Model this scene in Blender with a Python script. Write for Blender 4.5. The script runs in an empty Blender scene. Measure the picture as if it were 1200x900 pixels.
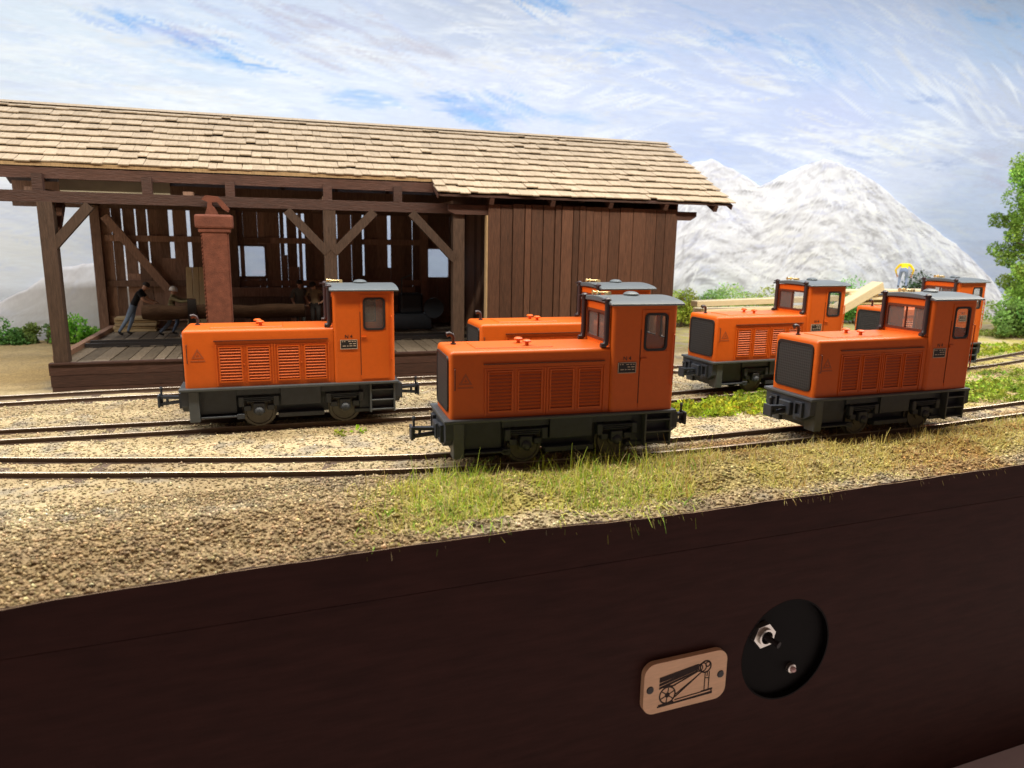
import bpy, bmesh, math, random
import numpy as np
from mathutils import Vector, Matrix, noise as mnoise

random.seed(7)
RNG = np.random.default_rng(11)
S = bpy.context.scene
COL = S.collection
R = math.radians
PI = math.pi

# ------------------------------------------------------------------ camera
def make_camera():
    f, pitch, roll, H = 840.313, 0.199377, 0.017437, 3.79155
    fw = np.array([0, math.cos(pitch), -math.sin(pitch)])
    rt = np.array([1.0, 0, 0])
    up = np.cross(rt, fw)
    r2 = math.cos(roll) * rt + math.sin(roll) * up
    u2 = -math.sin(roll) * rt + math.cos(roll) * up
    c, s = math.cos(R(18)), math.sin(R(18))
    M = np.array([[c, s, 0], [-s, c, 0], [0, 0, 1]])
    r2, u2, fw = M @ r2, M @ u2, M @ fw
    cam = bpy.data.cameras.new("camera")
    cam.sensor_width = 36
    cam.lens = f / 1200 * 36
    cam.clip_start = 0.1
    cam.clip_end = 400
    o = bpy.data.objects.new("camera", cam)
    m = Matrix(((r2[0], u2[0], -fw[0], 0), (r2[1], u2[1], -fw[1], 0), (r2[2], u2[2], -fw[2], H), (0, 0, 0, 1)))
    o.matrix_world = m
    COL.objects.link(o)
    S.camera = o
    cam.dof.use_dof = True
    cam.dof.focus_distance = 14.5
    cam.dof.aperture_fstop = 0.5
make_camera()

# ------------------------------------------------------------------ light
w = bpy.data.worlds.new("World")
S.world = w
w.use_nodes = True
bg = w.node_tree.nodes["Background"]
bg.inputs[0].default_value = (1.0, 0.64, 0.52, 1)
bg.inputs[1].default_value = 0.15
S.view_settings.view_transform = 'Standard'
S.view_settings.look = 'None'
S.view_settings.exposure = 0.0
S.view_settings.gamma = 1.0

def strip_light(name, loc, sx, sy, power, col, tilt):
    l = bpy.data.lights.new(name, 'AREA')
    l.shape = 'RECTANGLE'
    l.size = sx
    l.size_y = sy
    l.energy = power
    l.color = col
    o = bpy.data.objects.new(name, l)
    o.location = loc
    o.rotation_euler = (tilt, 0, 0)
    COL.objects.link(o)
    return o
strip_light("lamp_strip", (10, 12.7, 10.9), 58, 0.8, 7000, (1.0, 0.895, 0.71), R(8))
strip_light("backdrop_lamp_strip", (18, 19.0, 18.0), 92, 0.8, 12200, (0.96, 0.98, 1.0), R(8))

# ------------------------------------------------------------------ materials
MATS = {}
def nt_new(name):
    m = bpy.data.materials.new(name)
    m.use_nodes = True
    nt = m.node_tree
    return m, nt, nt.nodes["Principled BSDF"]

def mat(name, col, rough=0.5, metal=0.0, var=0.0, vscale=6.0, stretch=(1, 1, 1), bump=0.0, bscale=40.0,
        attr=None, attr_amt=0.25, spec=0.5, coords='Object', dark=None, grain=0.0, detail=5.0):
    """principled base; noise varies the colour itself, optional per-piece 'var' attribute, optional bump"""
    m, nt, p = nt_new(name)
    N, L = nt.nodes, nt.links
    p.inputs['Roughness'].default_value = rough
    p.inputs['Metallic'].default_value = metal
    p.inputs['Specular IOR Level'].default_value = spec
    tc = N.new('ShaderNodeTexCoord')
    mp = N.new('ShaderNodeMapping')
    mp.inputs['Scale'].default_value = stretch
    L.new(tc.outputs[coords], mp.inputs['Vector'])
    base = N.new('ShaderNodeRGB')
    base.outputs[0].default_value = (*col, 1)
    cur = base.outputs[0]
    vec = mp.outputs[0]
    if attr:
        at = N.new('ShaderNodeAttribute')
        at.attribute_name = attr
        off = N.new('ShaderNodeVectorMath'); off.operation = 'MULTIPLY_ADD'
        off.inputs[1].default_value = (17.3, 9.1, 23.7)
        L.new(at.outputs['Fac'], off.inputs[0])
        L.new(mp.outputs[0], off.inputs[2])
        vec = off.outputs[0]
        mr = N.new('ShaderNodeMapRange')
        mr.inputs[3].default_value = 1 - attr_amt
        mr.inputs[4].default_value = 1 + attr_amt
        L.new(at.outputs['Fac'], mr.inputs[0])
        mx = N.new('ShaderNodeVectorMath'); mx.operation = 'SCALE'
        L.new(cur, mx.inputs[0]); L.new(mr.outputs[0], mx.inputs['Scale'])
        cur = mx.outputs[0]
    if var > 0:
        n = N.new('ShaderNodeTexNoise')
        n.inputs['Scale'].default_value = vscale
        n.inputs['Detail'].default_value = detail
        n.inputs['Roughness'].default_value = 0.62
        L.new(vec, n.inputs['Vector'])
        if dark is not None:
            cr = N.new('ShaderNodeValToRGB')
            cr.color_ramp.elements[0].position = 0.35
            cr.color_ramp.elements[1].position = 0.65
            cr.color_ramp.elements[0].color = (0, 0, 0, 1)
            cr.color_ramp.elements[1].color = (1, 1, 1, 1)
            L.new(n.outputs[0], cr.inputs[0])
            mul = N.new('ShaderNodeMath'); mul.operation = 'MULTIPLY'
            mul.inputs[1].default_value = var
            L.new(cr.outputs[0], mul.inputs[0])
            mix = N.new('ShaderNodeMix'); mix.data_type = 'RGBA'
            L.new(mul.outputs[0], mix.inputs[0]); L.new(cur, mix.inputs[6])
            mix.inputs[7].default_value = (*dark, 1)
            cur = mix.outputs[2]
        else:
            mr = N.new('ShaderNodeMapRange')
            mr.inputs[1].default_value = 0.25; mr.inputs[2].default_value = 0.75
            mr.inputs[3].default_value = 1 - var; mr.inputs[4].default_value = 1 + var
            L.new(n.outputs[0], mr.inputs[0])
            mx = N.new('ShaderNodeVectorMath'); mx.operation = 'SCALE'
            L.new(cur, mx.inputs[0]); L.new(mr.outputs[0], mx.inputs['Scale'])
            cur = mx.outputs[0]
    L.new(cur, p.inputs['Base Color'])
    if bump > 0:
        n2 = N.new('ShaderNodeTexNoise')
        n2.inputs['Scale'].default_value = bscale
        n2.inputs['Detail'].default_value = 6
        L.new(vec, n2.inputs['Vector'])
        b = N.new('ShaderNodeBump')
        b.inputs['Strength'].default_value = bump
        b.inputs['Distance'].default_value = 0.05
        L.new(n2.outputs[0], b.inputs['Height'])
        L.new(b.outputs[0], p.inputs['Normal'])
    MATS[name] = m
    return m

def mat_attr_color(name, attr, rough=0.8, bump=0.3, bscale=30, nvar=0.15, nscale=20, spec=0.2, stretch=(1, 1, 1), translucent=0.0):
    m, nt, p = nt_new(name)
    N, L = nt.nodes, nt.links
    p.inputs['Roughness'].default_value = rough
    p.inputs['Specular IOR Level'].default_value = spec
    at = N.new('ShaderNodeAttribute'); at.attribute_name = attr
    tc = N.new('ShaderNodeTexCoord')
    mp = N.new('ShaderNodeMapping'); mp.inputs['Scale'].default_value = stretch
    L.new(tc.outputs['Object'], mp.inputs[0])
    n = N.new('ShaderNodeTexNoise'); n.inputs['Scale'].default_value = nscale; n.inputs['Detail'].default_value = 7
    n.inputs['Roughness'].default_value = 0.65
    L.new(mp.outputs[0], n.inputs['Vector'])
    mr = N.new('ShaderNodeMapRange')
    mr.inputs[1].default_value = 0.25; mr.inputs[2].default_value = 0.75
    mr.inputs[3].default_value = 1 - nvar; mr.inputs[4].default_value = 1 + nvar
    L.new(n.outputs[0], mr.inputs[0])
    mx = N.new('ShaderNodeVectorMath'); mx.operation = 'SCALE'
    L.new(at.outputs['Color'], mx.inputs[0]); L.new(mr.outputs[0], mx.inputs['Scale'])
    L.new(mx.outputs[0], p.inputs['Base Color'])
    if bump > 0:
        n2 = N.new('ShaderNodeTexNoise'); n2.inputs['Scale'].default_value = bscale; n2.inputs['Detail'].default_value = 6
        L.new(mp.outputs[0], n2.inputs['Vector'])
        b = N.new('ShaderNodeBump'); b.inputs['Strength'].default_value = bump; b.inputs['Distance'].default_value = 0.04
        L.new(n2.outputs[0], b.inputs['Height']); L.new(b.outputs[0], p.inputs['Normal'])
    if translucent > 0:
        tr = N.new('ShaderNodeBsdfTranslucent')
        L.new(mx.outputs[0], tr.inputs[0])
        ms = N.new('ShaderNodeMixShader'); ms.inputs[0].default_value = translucent
        L.new(p.outputs[0], ms.inputs[1]); L.new(tr.outputs[0], ms.inputs[2])
        L.new(ms.outputs[0], N["Material Output"].inputs[0])
    MATS[name] = m
    return m

def mat_glass(name):
    m, nt, p = nt_new(name)
    N, L = nt.nodes, nt.links
    N.remove(p)
    t = N.new('ShaderNodeBsdfTransparent'); t.inputs[0].default_value = (0.96, 0.97, 0.97, 1)
    g = N.new('ShaderNodeBsdfGlossy'); g.inputs['Roughness'].default_value = 0.04
    fr = N.new('ShaderNodeLayerWeight'); fr.inputs[0].default_value = 0.5
    pw = N.new('ShaderNodeMath'); pw.operation = 'POWER'; pw.inputs[1].default_value = 4.0
    L.new(fr.outputs['Facing'], pw.inputs[0])
    ad = N.new('ShaderNodeMath'); ad.operation = 'MULTIPLY_ADD'; ad.inputs[1].default_value = 0.5; ad.inputs[2].default_value = 0.03
    L.new(pw.outputs[0], ad.inputs[0])
    ms = N.new('ShaderNodeMixShader')
    L.new(ad.outputs[0], ms.inputs[0]); L.new(t.outputs[0], ms.inputs[1]); L.new(g.outputs[0], ms.inputs[2])
    df = N.new('ShaderNodeBsdfDiffuse'); df.inputs[0].default_value = (.75, .74, .72, 1)
    m2 = N.new('ShaderNodeMixShader'); m2.inputs[0].default_value = 0.07
    L.new(ms.outputs[0], m2.inputs[1]); L.new(df.outputs[0], m2.inputs[2])
    L.new(m2.outputs[0], N["Material Output"].inputs[0])
    MATS[name] = m
    return m

ORANGE = mat("orange_paint", (0.62, 0.110, 0.006), rough=0.42, var=0.05, vscale=9, bump=0.03, bscale=90)
ORANGE_D = mat("orange_paint_trim", (0.60, 0.085, 0.007), rough=0.45)
FRAME = mat("dark_grey_paint", (0.030, 0.038, 0.054), rough=0.55, var=0.22, vscale=7, bump=0.06, bscale=60)
FRAME_L = mat("mid_grey_paint", (0.062, 0.073, 0.086), rough=0.5, var=0.15, vscale=8)
ROOFG = mat("grey_roof_paint", (0.088, 0.106, 0.124), rough=0.42, var=0.08, vscale=6)
GRILLE = None
BLACK = mat("black_rubber", (0.018, 0.016, 0.018), rough=0.45)
DARKP = mat("dark_pipe_paint", (0.035, 0.022, 0.026), rough=0.4)
SLOT = mat("louvre_slot_shade", (0.30, 0.042, 0.004), rough=0.6)  # darker orange puts the shade between louvre slats into the colour
SEAM = mat("seam_shadow_paint", (0.10, 0.02, 0.006), rough=0.6)
WHEELM = mat("weathered_wheel_steel", (0.10, 0.095, 0.088), rough=0.5, metal=0.3, var=0.25, vscale=14)
BRASS = mat("brass", (0.85, 0.66, 0.34), rough=0.3, metal=0.7)
EMBLEM = mat("emblem_grey", (0.40, 0.088, 0.022), rough=0.5)
PLATEW = mat("plate_lettering", (0.52, 0.42, 0.34), rough=0.5)
GLASS = mat_glass("window_glass")
WOOD = mat("stained_brown_wood", (0.088, 0.040, 0.024), rough=0.62, var=0.42, vscale=5, stretch=(6, 6, .7), attr='var', attr_amt=0.30, bump=0.35, bscale=9, spec=0.3)
WOODH = mat("stained_beam_wood", (0.060, 0.028, 0.021), rough=0.6, var=0.40, vscale=5, stretch=(.7, 6, 6), attr='var', attr_amt=0.30, bump=0.35, bscale=9, spec=0.3)
POSTW = mat("dark_post_wood", (0.052, 0.032, 0.023), rough=0.62, var=0.42, vscale=5, stretch=(6, 6, .7), attr='var', attr_amt=0.25, bump=0.35, bscale=9, spec=0.25)
WOODIN = mat("lightened_interior_wood", (0.25, 0.152, 0.112), rough=0.7, var=0.4, vscale=5, stretch=(6, 6, .7), attr='var', attr_amt=0.45, bump=0.35, bscale=9, spec=0.2)  # interior wood lightened to stand in for light missing inside the shed
FLOORW = mat("grey_floor_planks", (0.20, 0.165, 0.13), rough=0.75, var=0.35, vscale=5, stretch=(7, .6, 7), attr='var', attr_amt=0.35, bump=0.3, bscale=10, spec=0.2)
RAWW = mat("raw_pale_wood", (0.55, 0.42, 0.24), rough=0.7, var=0.15, vscale=6, stretch=(5, 5, .8), attr='var', attr_amt=0.15, bump=0.15, bscale=12, spec=0.2)
BATTEN = mat("worn_batten_wood", (0.36, 0.25, 0.14), rough=0.75, var=0.3, vscale=6, stretch=(5, 5, .8), bump=0.3, bscale=12, spec=0.2)
TIMBER = mat("fresh_cut_timber", (0.70, 0.58, 0.38), rough=0.6, var=0.14, vscale=5, stretch=(.6, 5, 5), attr='var', attr_amt=0.12, bump=0.12, bscale=10, spec=0.25)
SHINGLE = mat("weathered_shingles", (0.385, 0.31, 0.225), rough=0.8, var=0.20, vscale=4, stretch=(5, 1, 1), attr='var', attr_amt=0.12, bump=0.35, bscale=10, spec=0.2, dark=None)
LOGB = mat("log_bark", (0.095, 0.056, 0.036), rough=0.85, var=0.4, vscale=4, stretch=(.8, 4, 4), bump=0.7, bscale=8, spec=0.1)
RUST = mat("rust_red_cast_iron", (0.135, 0.046, 0.029), rough=0.75, var=0.35, vscale=5, bump=0.28, bscale=34, spec=0.25, dark=None)
RAILSIDE = mat("rusty_rail_side", (0.085, 0.052, 0.036), rough=0.7, var=0.3, vscale=6, bump=0.15, bscale=30)
RAILTOP = mat("worn_rail_head", (0.55, 0.46, 0.36), rough=0.32, metal=0.55, var=0.2, vscale=8)
SLEEPER = mat("weathered_sleeper_wood", (0.11, 0.075, 0.055), rough=0.85, var=0.35, vscale=5, stretch=(6, .8, 6), bump=0.4, bscale=12)
FASCIA = mat("dark_stained_fascia_board", (0.043, 0.0150, 0.0118), rough=0.65, var=0.34, vscale=1.1, stretch=(1, 1, 7), bump=0.22, bscale=45, spec=0.16)
RAWEDGE = mat("raw_plywood_edge", (0.42, 0.29, 0.19), rough=0.8, var=0.25, vscale=8, stretch=(1.5, 10, 10))
PLYW = mat("lasercut_plywood", (0.84, 0.53, 0.32), rough=0.6, var=0.10, vscale=4, stretch=(1, 1, 6), bump=0.04, bscale=40)
BURN = mat("burnt_engraving", (0.030, 0.014, 0.010), rough=0.8)
PANELBLK = mat("black_plastic_panel", (0.004, 0.003, 0.003), spec=0.12, rough=0.6, bump=0.03, bscale=60, var=0.1)
CHROME = mat("nickel_plated_steel", (0.72, 0.68, 0.62), rough=0.28, metal=0.9)
LEDM = mat("led_lens", (0.75, 0.50, 0.48), rough=0.2)
TABLEM = mat("grey_table_top", (0.80, 0.74, 0.78), rough=0.6, var=0.05, vscale=2)
MACHM = mat("dark_blue_machine_paint", (0.020, 0.026, 0.038), rough=0.5, var=0.2, vscale=8)
PAINTC = mat("lit_soffit_tone", (0.40, 0.36, 0.27), rough=0.8, var=0.12, vscale=4)  # pale tone stands in for the lit underside of the back roof
SKYM = mat_attr_color("painted_sky", "paint", rough=0.62, bump=0.16, bscale=5, nvar=0.05, nscale=3, spec=0.2, stretch=(.45, 1, 2.2))
GROUNDM = mat_attr_color("sand_ground", "paint", rough=0.95, bump=0.95, bscale=22, nvar=0.34, nscale=14, spec=0.1)
STONEM = mat_attr_color("gravel_grains", "paint", rough=0.9, bump=0.2, bscale=60, nvar=0.18, nscale=30, spec=0.15)
LEAFM = mat_attr_color("foliage", "paint", rough=0.75, bump=0, nvar=0.2, nscale=6, spec=0.2, translucent=0.3)
GRASSM = mat_attr_color("static_grass", "paint", rough=0.7, bump=0, nvar=0.12, nscale=8, spec=0.2, translucent=0.3)
BARK = mat("tree_bark", (0.10, 0.07, 0.045), rough=0.9, var=0.3, vscale=6, bump=0.5, bscale=12)
SKIN = mat("figure_skin", (0.52, 0.29, 0.20), rough=0.6)
def cloth(n, c): return mat(n, c, rough=0.85, var=0.18, vscale=10, bump=0.15, bscale=20, spec=0.15)
CL_BLACK = cloth("black_tshirt", (0.022, 0.022, 0.026)); CL_JEANS = cloth("blue_jeans", (0.15, 0.20, 0.29))
CL_OLIVE = cloth("olive_shirt", (0.27, 0.24, 0.14)); CL_YEL = cloth("yellow_shirt", (0.85, 0.62, 0.02))
CL_GREYJ = cloth("grey_jeans", (0.20, 0.26, 0.40)); CL_GREY = cloth("grey_overall", (0.13, 0.14, 0.14))
CL_TAN = cloth("tan_shirt", (0.26, 0.19, 0.12)); CL_DARK = cloth("dark_trousers", (0.05, 0.045, 0.045))
SHOE = mat("dark_shoes", (0.015, 0.013, 0.013), rough=0.6); HAIR = mat("dark_hair", (0.02, 0.014, 0.010), rough=0.7)
HELMET = mat("white_helmet", (0.78, 0.78, 0.76), rough=0.35)

def grille_mat():
    m, nt, p = nt_new("radiator_mesh")
    N, L = nt.nodes, nt.links
    tc = N.new('ShaderNodeTexCoord')
    mp = N.new('ShaderNodeMapping'); mp.inputs['Scale'].default_value = (1, 26, 26)
    mp.inputs['Rotation'].default_value = (R(45), 0, 0)
    L.new(tc.outputs['Object'], mp.inputs[0])
    ck = N.new('ShaderNodeTexChecker'); ck.inputs['Scale'].default_value = 1.0
    ck.inputs[1].default_value = (0.030, 0.030, 0.034, 1); ck.inputs[2].default_value = (0.012, 0.012, 0.014, 1)
    L.new(mp.outputs[0], ck.inputs[0]); L.new(ck.outputs[0], p.inputs['Base Color'])
    b = N.new('ShaderNodeBump'); b.inputs['Strength'].default_value = 0.6; b.inputs['Distance'].default_value = 0.01
    L.new(ck.outputs[1], b.inputs['Height']); L.new(b.outputs[0], p.inputs['Normal'])
    p.inputs['Roughness'].default_value = 0.6
    return m
GRILLE = grille_mat()

MOUNTM = mat_attr_color("painted_mountain_plaster", "paint", rough=0.7, bump=0.12, bscale=4, nvar=0.06, nscale=5, spec=0.2, stretch=(1.6, .3, .8))


# ------------------------------------------------------------------ builders
class MB:
    """collects boxes, tubes, plates into one mesh, with a per-piece 'var' attribute"""
    def __init__(s): s.v = []; s.f = []; s.var = []; s.mi = []
    def add(s, vs, fs, var=None, mi=0):
        k = len(s.v)
        s.v += [tuple(q) for q in vs]
        s.f += [tuple(k + i for i in q) for q in fs]
        var = random.random() if var is None else var
        s.var += [var] * len(vs)
        s.mi += [mi] * len(fs)
        return s
    def box(s, c, d, rot=None, var=None, mi=0):
        hx, hy, hz = d[0] / 2, d[1] / 2, d[2] / 2
        vs = [Vector((x, y, z)) for x in (-hx, hx) for y in (-hy, hy) for z in (-hz, hz)]
        if rot is not None: vs = [rot @ q for q in vs]
        vs = [q + Vector(c) for q in vs]
        fs = [(0, 1, 3, 2), (4, 6, 7, 5), (0, 4, 5, 1), (2, 3, 7, 6), (0, 2, 6, 4), (1, 5, 7, 3)]
        return s.add(vs, fs, var, mi)
    def ab(s, a, b, var=None, mi=0):
        return s.box([(p + q) / 2 for p, q in zip(a, b)], [abs(q - p) for p, q in zip(a, b)], None, var, mi)
    def beam(s, a, b, w_, h_, up=(0, 0, 1), var=None, mi=0):
        a, b = Vector(a), Vector(b)
        x = (b - a); Ln = x.length; x.normalize()
        y = Vector(up).cross(x)
        if y.length < 1e-4: y = Vector((0, 1, 0)).cross(x)
        y.normalize(); z = x.cross(y)
        m = Matrix((x, y, z)).transposed()
        return s.box((a + b) / 2, (Ln, w_, h_), m, var, mi)
    def bev(s, a, b, r, seg=3, edges=None, var=None, mi=0):
        bm = bmesh.new()
        bmesh.ops.create_cube(bm, size=1)
        c = [(p + q) / 2 for p, q in zip(a, b)]; d = [abs(q - p) for p, q in zip(a, b)]
        for q in bm.verts: q.co = Vector((c[0] + q.co.x * d[0], c[1] + q.co.y * d[1], c[2] + q.co.z * d[2]))
        es = [e for e in bm.edges if edges is None or edges((e.verts[0].co + e.verts[1].co) / 2, (e.verts[0].co - e.verts[1].co))]
        bmesh.ops.bevel(bm, geom=es, offset=r, segments=seg, affect='EDGES', profile=.5)
        s.bm(bm, var, mi); return s
    def bm(s, bm, var=None, mi=0):
        bm.verts.index_update()
        s.add([q.co for q in bm.verts], [[q.index for q in f.verts] for f in bm.faces], var, mi)
        bm.free(); return s
    def tube(s, pts, rad, n=8, cap=True, var=None, mi=0):
        pts = [Vector(p) for p in pts]
        rads = rad if isinstance(rad, (list, tuple)) else [rad] * len(pts)
        vs = []; fs = []
        t0 = (pts[1] - pts[0]).normalized()
        ref = Vector((0, 0, 1)) if abs(t0.z) < .9 else Vector((1, 0, 0))
        u = t0.cross(ref).normalized()
        for i, p in enumerate(pts):
            t = (pts[min(i + 1, len(pts) - 1)] - pts[max(i - 1, 0)]).normalized()
            u = (u - t * u.dot(t)).normalized(); v_ = t.cross(u)
            for k in range(n):
                a = 2 * PI * k / n
                vs.append(p + (u * math.cos(a) + v_ * math.sin(a)) * rads[i])
        for i in range(len(pts) - 1):
            for k in range(n):
                fs.append((i * n + k, i * n + (k + 1) % n, (i + 1) * n + (k + 1) % n, (i + 1) * n + k))
        if cap:
            fs.append(tuple(range(n))[::-1]); fs.append(tuple((len(pts) - 1) * n + k for k in range(n)))
        return s.add(vs, fs, var, mi)
    def lathe(s, prof, n=16, org=(0, 0, 0), axis='z', var=None, mi=0):
        vs = []; fs = []
        for (r_, h_) in prof:
            for k in range(n):
                a = 2 * PI * k / n
                q = (r_ * math.cos(a), r_ * math.sin(a), h_)
                if axis == 'y': q = (q[0], q[2], q[1])
                elif axis == 'x': q = (q[2], q[0], q[1])
                vs.append((q[0] + org[0], q[1] + org[1], q[2] + org[2]))
        for i in range(len(prof) - 1):
            for k in range(n):
                fs.append((i * n + k, i * n + (k + 1) % n, (i + 1) * n + (k + 1) % n, (i + 1) * n + k))
        fs.append(tuple(range(n))[::-1]); fs.append(tuple((len(prof) - 1) * n + k for k in range(n)))
        return s.add(vs, fs, var, mi)
    def prism(s, poly, y0, y1, plane='xz', var=None, mi=0):
        n = len(poly)
        def P(a, b, t): return {'xz': (a, t, b), 'yz': (t, a, b), 'xy': (a, b, t)}[plane]
        vs = [P(a, b, y0) for a, b in poly] + [P(a, b, y1) for a, b in poly]
        fs = [tuple(range(n)), tuple(range(2 * n - 1, n - 1, -1))] + [(i, i + n, (i + 1) % n + n, (i + 1) % n) for i in range(n)]
        return s.add(vs, fs, var, mi)
    def ring(s, outer, inner, y0, y1, plane='xz', var=None, mi=0):
        """outer and inner loops with equal point counts, extruded"""
        n = len(outer)
        def P(a, b, t): return {'xz': (a, t, b), 'yz': (t, a, b), 'xy': (a, b, t)}[plane]
        vs = [P(a, b, t) for t in (y0, y1) for lp in (outer, inner) for a, b in lp]
        fs = []
        for i in range(n):
            j = (i + 1) % n
            fs += [(i, j, n + j, n + i), (2 * n + i, 3 * n + i, 3 * n + j, 2 * n + j), (i, 2 * n + i, 2 * n + j, j), (n + i, n + j, 3 * n + j, 3 * n + i)]
        return s.add(vs, fs, var, mi)
    def build(s, name, mats, parent=None, smooth=None, loc=None):
        me = bpy.data.meshes.new(name)
        me.from_pydata([tuple(q) for q in s.v], [], s.f)
        for m in (mats if isinstance(mats, (list, tuple)) else [mats]): me.materials.append(m)
        at = me.attributes.new('var', 'FLOAT', 'POINT')
        at.data.foreach_set('value', s.var)
        if any(s.mi): me.polygons.foreach_set('material_index', s.mi)
        bm = bmesh.new(); bm.from_mesh(me); bmesh.ops.recalc_face_normals(bm, faces=bm.faces); bm.to_mesh(me); bm.free()
        if smooth is not None:
            me.polygons.foreach_set('use_smooth', [True] * len(me.polygons))
            me.set_sharp_from_angle(angle=R(smooth))
        me.update()
        o = bpy.data.objects.new(name, me)
        COL.objects.link(o)
        if parent is not None: o.parent = parent
        if loc is not None: o.location = loc
        return o

def rrect(x0, x1, z0, z1, r, n=5):
    P = []
    for cx, cz, a0 in ((x1 - r, z1 - r, 0), (x0 + r, z1 - r, 90), (x0 + r, z0 + r, 180), (x1 - r, z0 + r, 270)):
        for k in range(n + 1):
            a = R(a0 + 90 * k / n)
            P.append((cx + r * math.cos(a), cz + r * math.sin(a)))
    return P
def rect_like(x0, x1, z0, z1, n=5):
    """rectangle loop with the same count as rrect"""
    P = []
    for cx, cz in ((x1, z1), (x0, z1), (x0, z0), (x1, z0)):
        P += [(cx, cz)] * (n + 1)
    return P

def empty(name, loc=(0, 0, 0), rz=0.0):
    o = bpy.data.objects.new(name, None)
    o.empty_display_size = .3
    COL.objects.link(o); o.location = loc; o.rotation_euler = (0, 0, rz)
    return o
def tag(o, label, cat, group=None, kind=None):
    if label: o['label'] = label
    if cat: o['category'] = cat
    if group: o['group'] = group
    if kind: o['kind'] = kind
    return o
def copy_tree(o, parent=None):
    c = o.copy(); COL.objects.link(c)
    if parent is not None: c.parent = parent
    for ch in o.children: copy_tree(ch, c)
    return c

def np_mesh(name, V, F, mats, paint=None, parent=None, smooth=False):
    """V (n,3), F (m,k) all the same k; paint (n,3) linear"""
    V = np.asarray(V, np.float32); F = np.asarray(F, np.int32); m, k = F.shape
    me = bpy.data.meshes.new(name)
    me.vertices.add(len(V)); me.vertices.foreach_set('co', V.ravel())
    me.loops.add(m * k); me.loops.foreach_set('vertex_index', F.ravel())
    me.polygons.add(m); me.polygons.foreach_set('loop_start', np.arange(0, m * k, k, dtype=np.int32))
    me.update(calc_edges=True)
    if smooth: me.polygons.foreach_set('use_smooth', [True] * m)
    me.materials.append(mats)
    if paint is not None:
        a = me.color_attributes.new('paint', 'FLOAT_COLOR', 'POINT')
        a.data.foreach_set('color', np.concatenate([np.asarray(paint, np.float32), np.ones((len(V), 1), np.float32)], 1).ravel())
    me.validate(); me.update()
    o = bpy.data.objects.new(name, me); COL.objects.link(o)
    if parent is not None: o.parent = parent
    return o

def s2l(c):
    c = np.asarray(c, float) / 255
    return np.where(c <= .04045, c / 12.92, ((c + .055) / 1.055) ** 2.4)

def vnoise(x, y, seed=0):
    """smooth value noise on arrays, range 0..1"""
    r = np.random.default_rng(seed).random((256, 256))
    xi = np.floor(x).astype(int); yi = np.floor(y).astype(int)
    xf = x - xi; yf = y - yi
    u = xf * xf * (3 - 2 * xf); v_ = yf * yf * (3 - 2 * yf)
    g = lambda i, j: r[i % 256, j % 256]
    return (g(xi, yi) * (1 - u) + g(xi + 1, yi) * u) * (1 - v_) + (g(xi, yi + 1) * (1 - u) + g(xi + 1, yi + 1) * u) * v_
def fbm(x, y, seed=0, oct=4, gain=.5):
    t = 0; a = 1; s_ = 0
    for k in range(oct):
        t = t + a * vnoise(x * 2 ** k + 13.7 * k, y * 2 ** k + 5.1 * k, seed + k); s_ += a; a *= gain
    return t / s_
def smooth01(t): t = np.clip(t, 0, 1); return t * t * (3 - 2 * t)

# ------------------------------------------------------------------ tracks (centre lines first, the ground needs them)
TRACKS = {
    'A': [(-9, 14.7), (-4.5, 13.37), (-1.6, 12.62), (.88, 12.05), (2.9, 11.76), (5.4, 11.66), (7.4, 11.66), (9.9, 11.77), (12.56, 11.87), (14.6, 12.1), (17.1, 12.4), (21, 12.95), (26, 13.7)],
    'B': [(-9, 15.5), (-5.2, 15.45), (-1.9, 15.39), (1, 15.39), (4, 15.38), (6.88, 15.38), (10, 15.62), (13.1, 16.1), (16.3, 16.65), (19.6, 17.33), (22.4, 17.85), (25.4, 18.7), (30, 20.2), (36, 22.5)],
    'C': [(-10, 18.55), (-6.2, 18.83), (-4.1, 18.98), (-2.4, 19.02), (1, 19.03), (5, 19.05), (10, 19.1), (14, 19.1)],
}
def resample(pts, step):
    P = [Vector((*p, 0)) for p in pts]; out = []
    for i in range(len(P) - 1):
        p0, p1, p2, p3 = P[max(i - 1, 0)], P[i], P[i + 1], P[min(i + 2, len(P) - 1)]
        n = max(2, int((p2 - p1).length / step))
        for k in range(n):
            t = k / n
            out.append(.5 * ((2 * p1) + (p2 - p0) * t + (2 * p0 - 5 * p1 + 4 * p2 - p3) * t * t + (3 * p1 - p0 - 3 * p2 + p3) * t ** 3))
    out.append(P[-1]); return out
LINES = {k: resample(v, .25) for k, v in TRACKS.items()}
def yfas(x): return 9.04 + (x - 2.94) * math.tan(R(3))
FX = np.array([-12, -6, -5, -2.3, 0, 2.5, 5.6, 7.7, 9.6, 13, 50])
FZ = np.array([-.33, -.31, -.26, -.215, -.205, -.30, -.28, -.265, -.255, -.25, -.25])
def ftop(x): return np.interp(x - 2.94, FX, FZ)

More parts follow.
